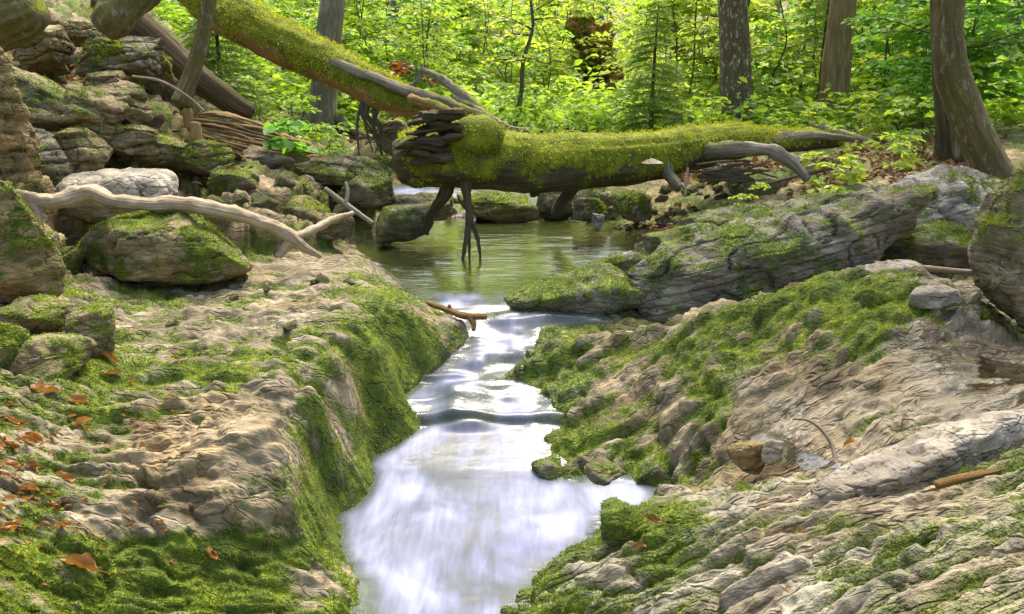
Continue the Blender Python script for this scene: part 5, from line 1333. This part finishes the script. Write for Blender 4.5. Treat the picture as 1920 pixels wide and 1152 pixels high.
# ------------------------------------------------------------------ uprooted root plate
UC = at(1112, 118, 14.5)
up = thing("uprooted_stump", "ragged brown uprooted root mass standing among the leaves at the back", "stump", UC)
SV, SF, so_ = [], [], 0
for k_, (ox, oy, w_, h_) in enumerate(((-22, -62, 26, 34), (-4, -28, 36, 40), (14, 6, 38, 44), (4, 44, 30, 36), (-6, 84, 24, 40))):
    P, Fc = rock_shape(901 + k_, (sz(w_, UC), sz(w_ * .7, UC), sz(h_, UC)), 5, sharp=3, noise=.35, rough=.25, strata=(.1, .05, .4), cut_lo=.5)
    SV.append(P + np.array([sz(ox, UC), 0, -sz(oy, UC)])); SF.append(Fc + so_); so_ += len(P)
P = np.concatenate(SV); Fc = np.concatenate(SF)
nz = np.zeros(len(P)); link("soil_clod", build_mesh("soil_clod", P, Fc, {"moss": np.clip(.30 + fbm(P * 4, 3, 6) * .9, 0, 1), "wet": nz, "ochre": nz + .2, "along": P[:, 2], "around": np.arctan2(P[:, 0], P[:, 1])}, WOOD_RED), up)
for k_ in range(60):
    a = rs.uniform(0, 6.28); q = rs.uniform(.2, 1)
    p0 = np.array([math.cos(a) * .26 * q, -.16, math.sin(a) * .6 * q]); d = np.array([rs.uniform(-.3, .3), -rs.uniform(.0, .2), rs.uniform(-.45, .25)])
    w_ = [np.array([rs.uniform(-.1, .1), rs.uniform(-.08, .05), rs.uniform(-.1, .1)]) for _ in range(3)]
    tube_obj("root", [p0, p0 + d * .35 + w_[0], p0 + d * .7 + w_[1], p0 + d + w_[2]], [.022, .018, .012, .004], BARK_BROWN if k_ % 2 else WOOD_RED, up, (0, 0, 0), sides=5, n=12, rough=.2, seed=k_)

# ------------------------------------------------------------------ fallen leaves
def fallen_leaf_mesh(seed, mat):
    r = np.random.default_rng(seed)
    nu, nv = 11, 7
    u = np.linspace(0, 1, nu); out = []
    curl, twist, bend = r.uniform(1.2, 3.6), r.uniform(-1.5, 1.5), r.uniform(-1.2, 1.8)
    for a in u:
        w = .36 * math.sin(math.pi * min(1, a * .93 + .04)) ** .75 * (1 + .12 * math.sin(a * 40 + seed))
        for b in np.linspace(-1, 1, nv):
            y = w * b; an = curl * y * 1.8
            zz = abs(y) * math.sin(abs(an)) * .9; yy = y * math.cos(an * .8)
            tw = twist * (a - .5)
            out.append((a - .5, yy * math.cos(tw) - zz * math.sin(tw), zz * math.cos(tw) + yy * math.sin(tw) + bend * .35 * (a - .5) ** 2 + .045 * math.sin(b * 9 + a * 11 + seed)))
    v = np.array(out); f = grid_faces(nu, nv)
    rn = np.clip(.45 + .5 * fbm(v * 3 + seed, 3, seed), 0, 1)
    st, sf, sa, _ = tube([(-.75, .02, .03), (-.6, 0, .02), (-.48, 0, .01)], [.012, .012, .01], sides=5, n=5, rough=0)
    me = build_mesh("leaf", np.vstack([v, st]), [f] + [q + len(v) for q in sf], {"rnd": np.concatenate([rn, np.full(len(st), .2)])}, mat)
    return me
leaf_me = [fallen_leaf_mesh(k, LEAF_DRY) for k in range(8)]
green_me = fallen_leaf_mesh(31, LEAF_COOL)
def put_leaf(px_, py_, w, label, me=None, group=None, r=random.Random(3), lift=.012):
    p = ground_hit(px_, py_); z = ground_z(p[0], p[1])
    # follow the finished surface: walk along the ray to the displaced height
    q = atz(px_, py_, z); z = ground_z(q[0], q[1])
    s_ = sz(w * .72, q)
    o = link("fallen_leaf", me or r.choice(leaf_me), loc=(q[0], q[1], z + lift + s_ * .06))
    o.scale = (s_,) * 3; o.rotation_euler = (r.uniform(-.5, .5), r.uniform(-.5, .5), r.uniform(-.7, .7) + (3.14 if r.random() < .5 else 0))
    return tag(o, label + ((", " + where(q)) if group else ""), "leaf", group)
for px_, py_, w, lb in ((82, 730, 66, "largest flat orange leaf in front of the low brown block"), (205, 678, 48, "curled orange leaf at the foot of the pale faced block"), (212, 702, 40, "flat orange leaf on lime moss left of the shelf centre"), (148, 762, 48, "long orange leaf above a second one on the dark shelf"),
                        (152, 780, 50, "pale orange leaf directly below the long orange leaf"), (22, 845, 60, "big bright orange leaf at the left picture edge"), (62, 822, 55, "tall curled orange leaf beside the big edge leaf"), (120, 895, 52, "small crumpled reddish leaf above the green leaf"), (20, 780, 40, "pinkish orange leaf at the left edge above the curled leaf"),
                        (22, 885, 46, "folded brown leaf below the big edge leaf"), (55, 908, 44, "crumpled orange leaf beside the folded edge leaf"), (108, 965, 48, "tan flat leaf lying on dark moss"), (115, 990, 30, "small curled orange leaf below the tan leaf"), (12, 990, 50, "upright curled orange leaf at the left edge near the bottom"),
                        (390, 1030, 62, "pointed orange leaf standing on the mossy front terrace"), (150, 1065, 95, "long split orange leaf on the mossy front terrace"), (300, 1000, 36, "small orange leaf in front of the grey rock patch"), (330, 692, 22, "small pink white leaf on lime moss"), (252, 722, 24, "small yellow orange leaf on the lime moss"), (222, 586, 14, "tiny orange leaf near the back of the shelf")):
    put_leaf(px_, py_, w, lb)
put_leaf(100, 923, 36, "single fresh green leaf lying among the orange leaves", green_me)
rl_ = random.Random(8)
for k_ in range(60): put_leaf(rl_.uniform(-10, 330), rl_.uniform(760, 1090), rl_.uniform(9, 24), "curled dry leaf on the shelf", None, "small dry leaves on the left shelf", rl_)
for k_ in range(10): put_leaf(rl_.uniform(300, 620), rl_.uniform(640, 900), rl_.uniform(8, 16), "tiny dry shelf leaf", None, "tiny dry leaves on the shelf", rl_)
for k_ in range(14): put_leaf(rl_.uniform(1280, 1900), rl_.uniform(930, 1120), rl_.uniform(8, 18), "tiny reddish ledge leaf", None, "tiny dry leaves on the striped ledge", rl_)
brown_me = [fallen_leaf_mesh(80 + k, LITTER) for k in range(4)]
for k_ in range(34): put_leaf(rl_.uniform(-20, 150) * rl_.uniform(.4, 1), rl_.uniform(770, 1010), rl_.uniform(18, 46), "dry brown shelf leaf", rl_.choice(brown_me + leaf_me), "dry leaves heaped at the left edge", rl_)
put_leaf(1592, 838, 34, "dark red leaf at the wet edge of the mud hollow")
# crumpled bark-like leaf cluster by the lower pool
for k_, (x_, y_, w_) in enumerate(((1198, 1038, 40), (1222, 1018, 44), (1256, 996, 40))):
    put_leaf(x_, y_, w_, ["crumpled brown leaf lowest in the heap by the lower pool", "crumpled brown leaf in the middle of the heap by the lower pool", "crumpled brown leaf at the top of the heap by the lower pool"][k_], fallen_leaf_mesh(60 + k_, LITTER), lift=.03)

# leaf litter on the banks: countless brown leaves
r = np.random.default_rng(123)
LPs = []
for poly, n in (([(20, 110), (330, 90), (420, 260), (560, 300), (420, 400), (100, 330), (20, 250)], 2600), ([(1420, 330), (1640, 260), (1900, 250), (1820, 320), (1600, 390), (1480, 400)], 2200), ([(1260, 300), (1480, 300), (1480, 350), (1260, 350)], 900),
                ([(420, 120), (700, 200), (700, 300), (450, 260)], 800), ([(1150, 430), (1300, 380), (1330, 440), (1200, 470)], 300), ([(700, 300), (1280, 250), (1280, 240), (700, 250)], 500)):
    xs = [q[0] for q in poly]; yy = [q[1] for q in poly]
    X = r.uniform(min(xs), max(xs), n * 2); Y = r.uniform(min(yy), max(yy), n * 2)
    k = in_poly(X, Y, poly); X, Y = X[k][:n], Y[k][:n]
    # meet the terrain by marching all rays at once
    d = FWD + RGT * ((X - 960) / F_PX)[:, None] + UPV * ((576 - Y) / F_PX)[:, None]
    T = np.full(len(X), 3.0); done = np.zeros(len(X), bool)
    for step in range(110):
        Pq = CAM + d * T[:, None]
        hit = Pq[:, 2] < base_z(Pq[:, 0], Pq[:, 1]); done |= hit
        T = np.where(done, T, T * 1.014)
    Pq = CAM + d * T[:, None]
    ok = done & (r.random(len(X)) < .55 + .9 * fbm(Pq * 2.5, 3, 4))
    LPs.append(Pq[ok])
LPs = np.concatenate(LPs)
LPs[:, 2] = [ground_z(a, b) for a, b in LPs[:, :2]]
LPs[:, 2] += r.uniform(.005, .03, len(LPs)); nL = len(LPs)
D = r.normal(size=(nL, 3)); D[:, 2] *= .3
lv, lf, lr = leaf_arrays(LPs, D, np.array([0, 0, 1.0]) + r.normal(size=(nL, 3)) * .5, r.uniform(.035, .07, nL), r.random(nL), .33, .14, .2)
tag(link("leaf_litter", build_mesh("leaf_litter", lv, lf, {"rnd": lr}, LITTER, False)), "scattered brown dead leaves on the banks and cliff ledges", None, kind="stuff")

# ------------------------------------------------------------------ tell look-alikes apart by their order in view
bpy.context.view_layer.update()
same = {}
for o in sc.objects:
    if o.parent is None and "label" in o and "category" in o: same.setdefault(o["label"], []).append(o)
ORD = ["first", "second", "third", "fourth", "fifth", "sixth", "seventh", "eighth", "ninth", "tenth", "eleventh", "twelfth", "thirteenth", "fourteenth", "fifteenth", "sixteenth"]
for lb, obs in same.items():
    if len(obs) < 2 or len(obs) > len(ORD): continue
    obs.sort(key=lambda o: float(project(np.array(o.location[:])[None])[0][0]))
    for k, o in enumerate(obs):
        o["label"] = lb + (", the left one" if k == 0 else ", the right one") if len(obs) == 2 else lb + ", " + ORD[k] + " from left"
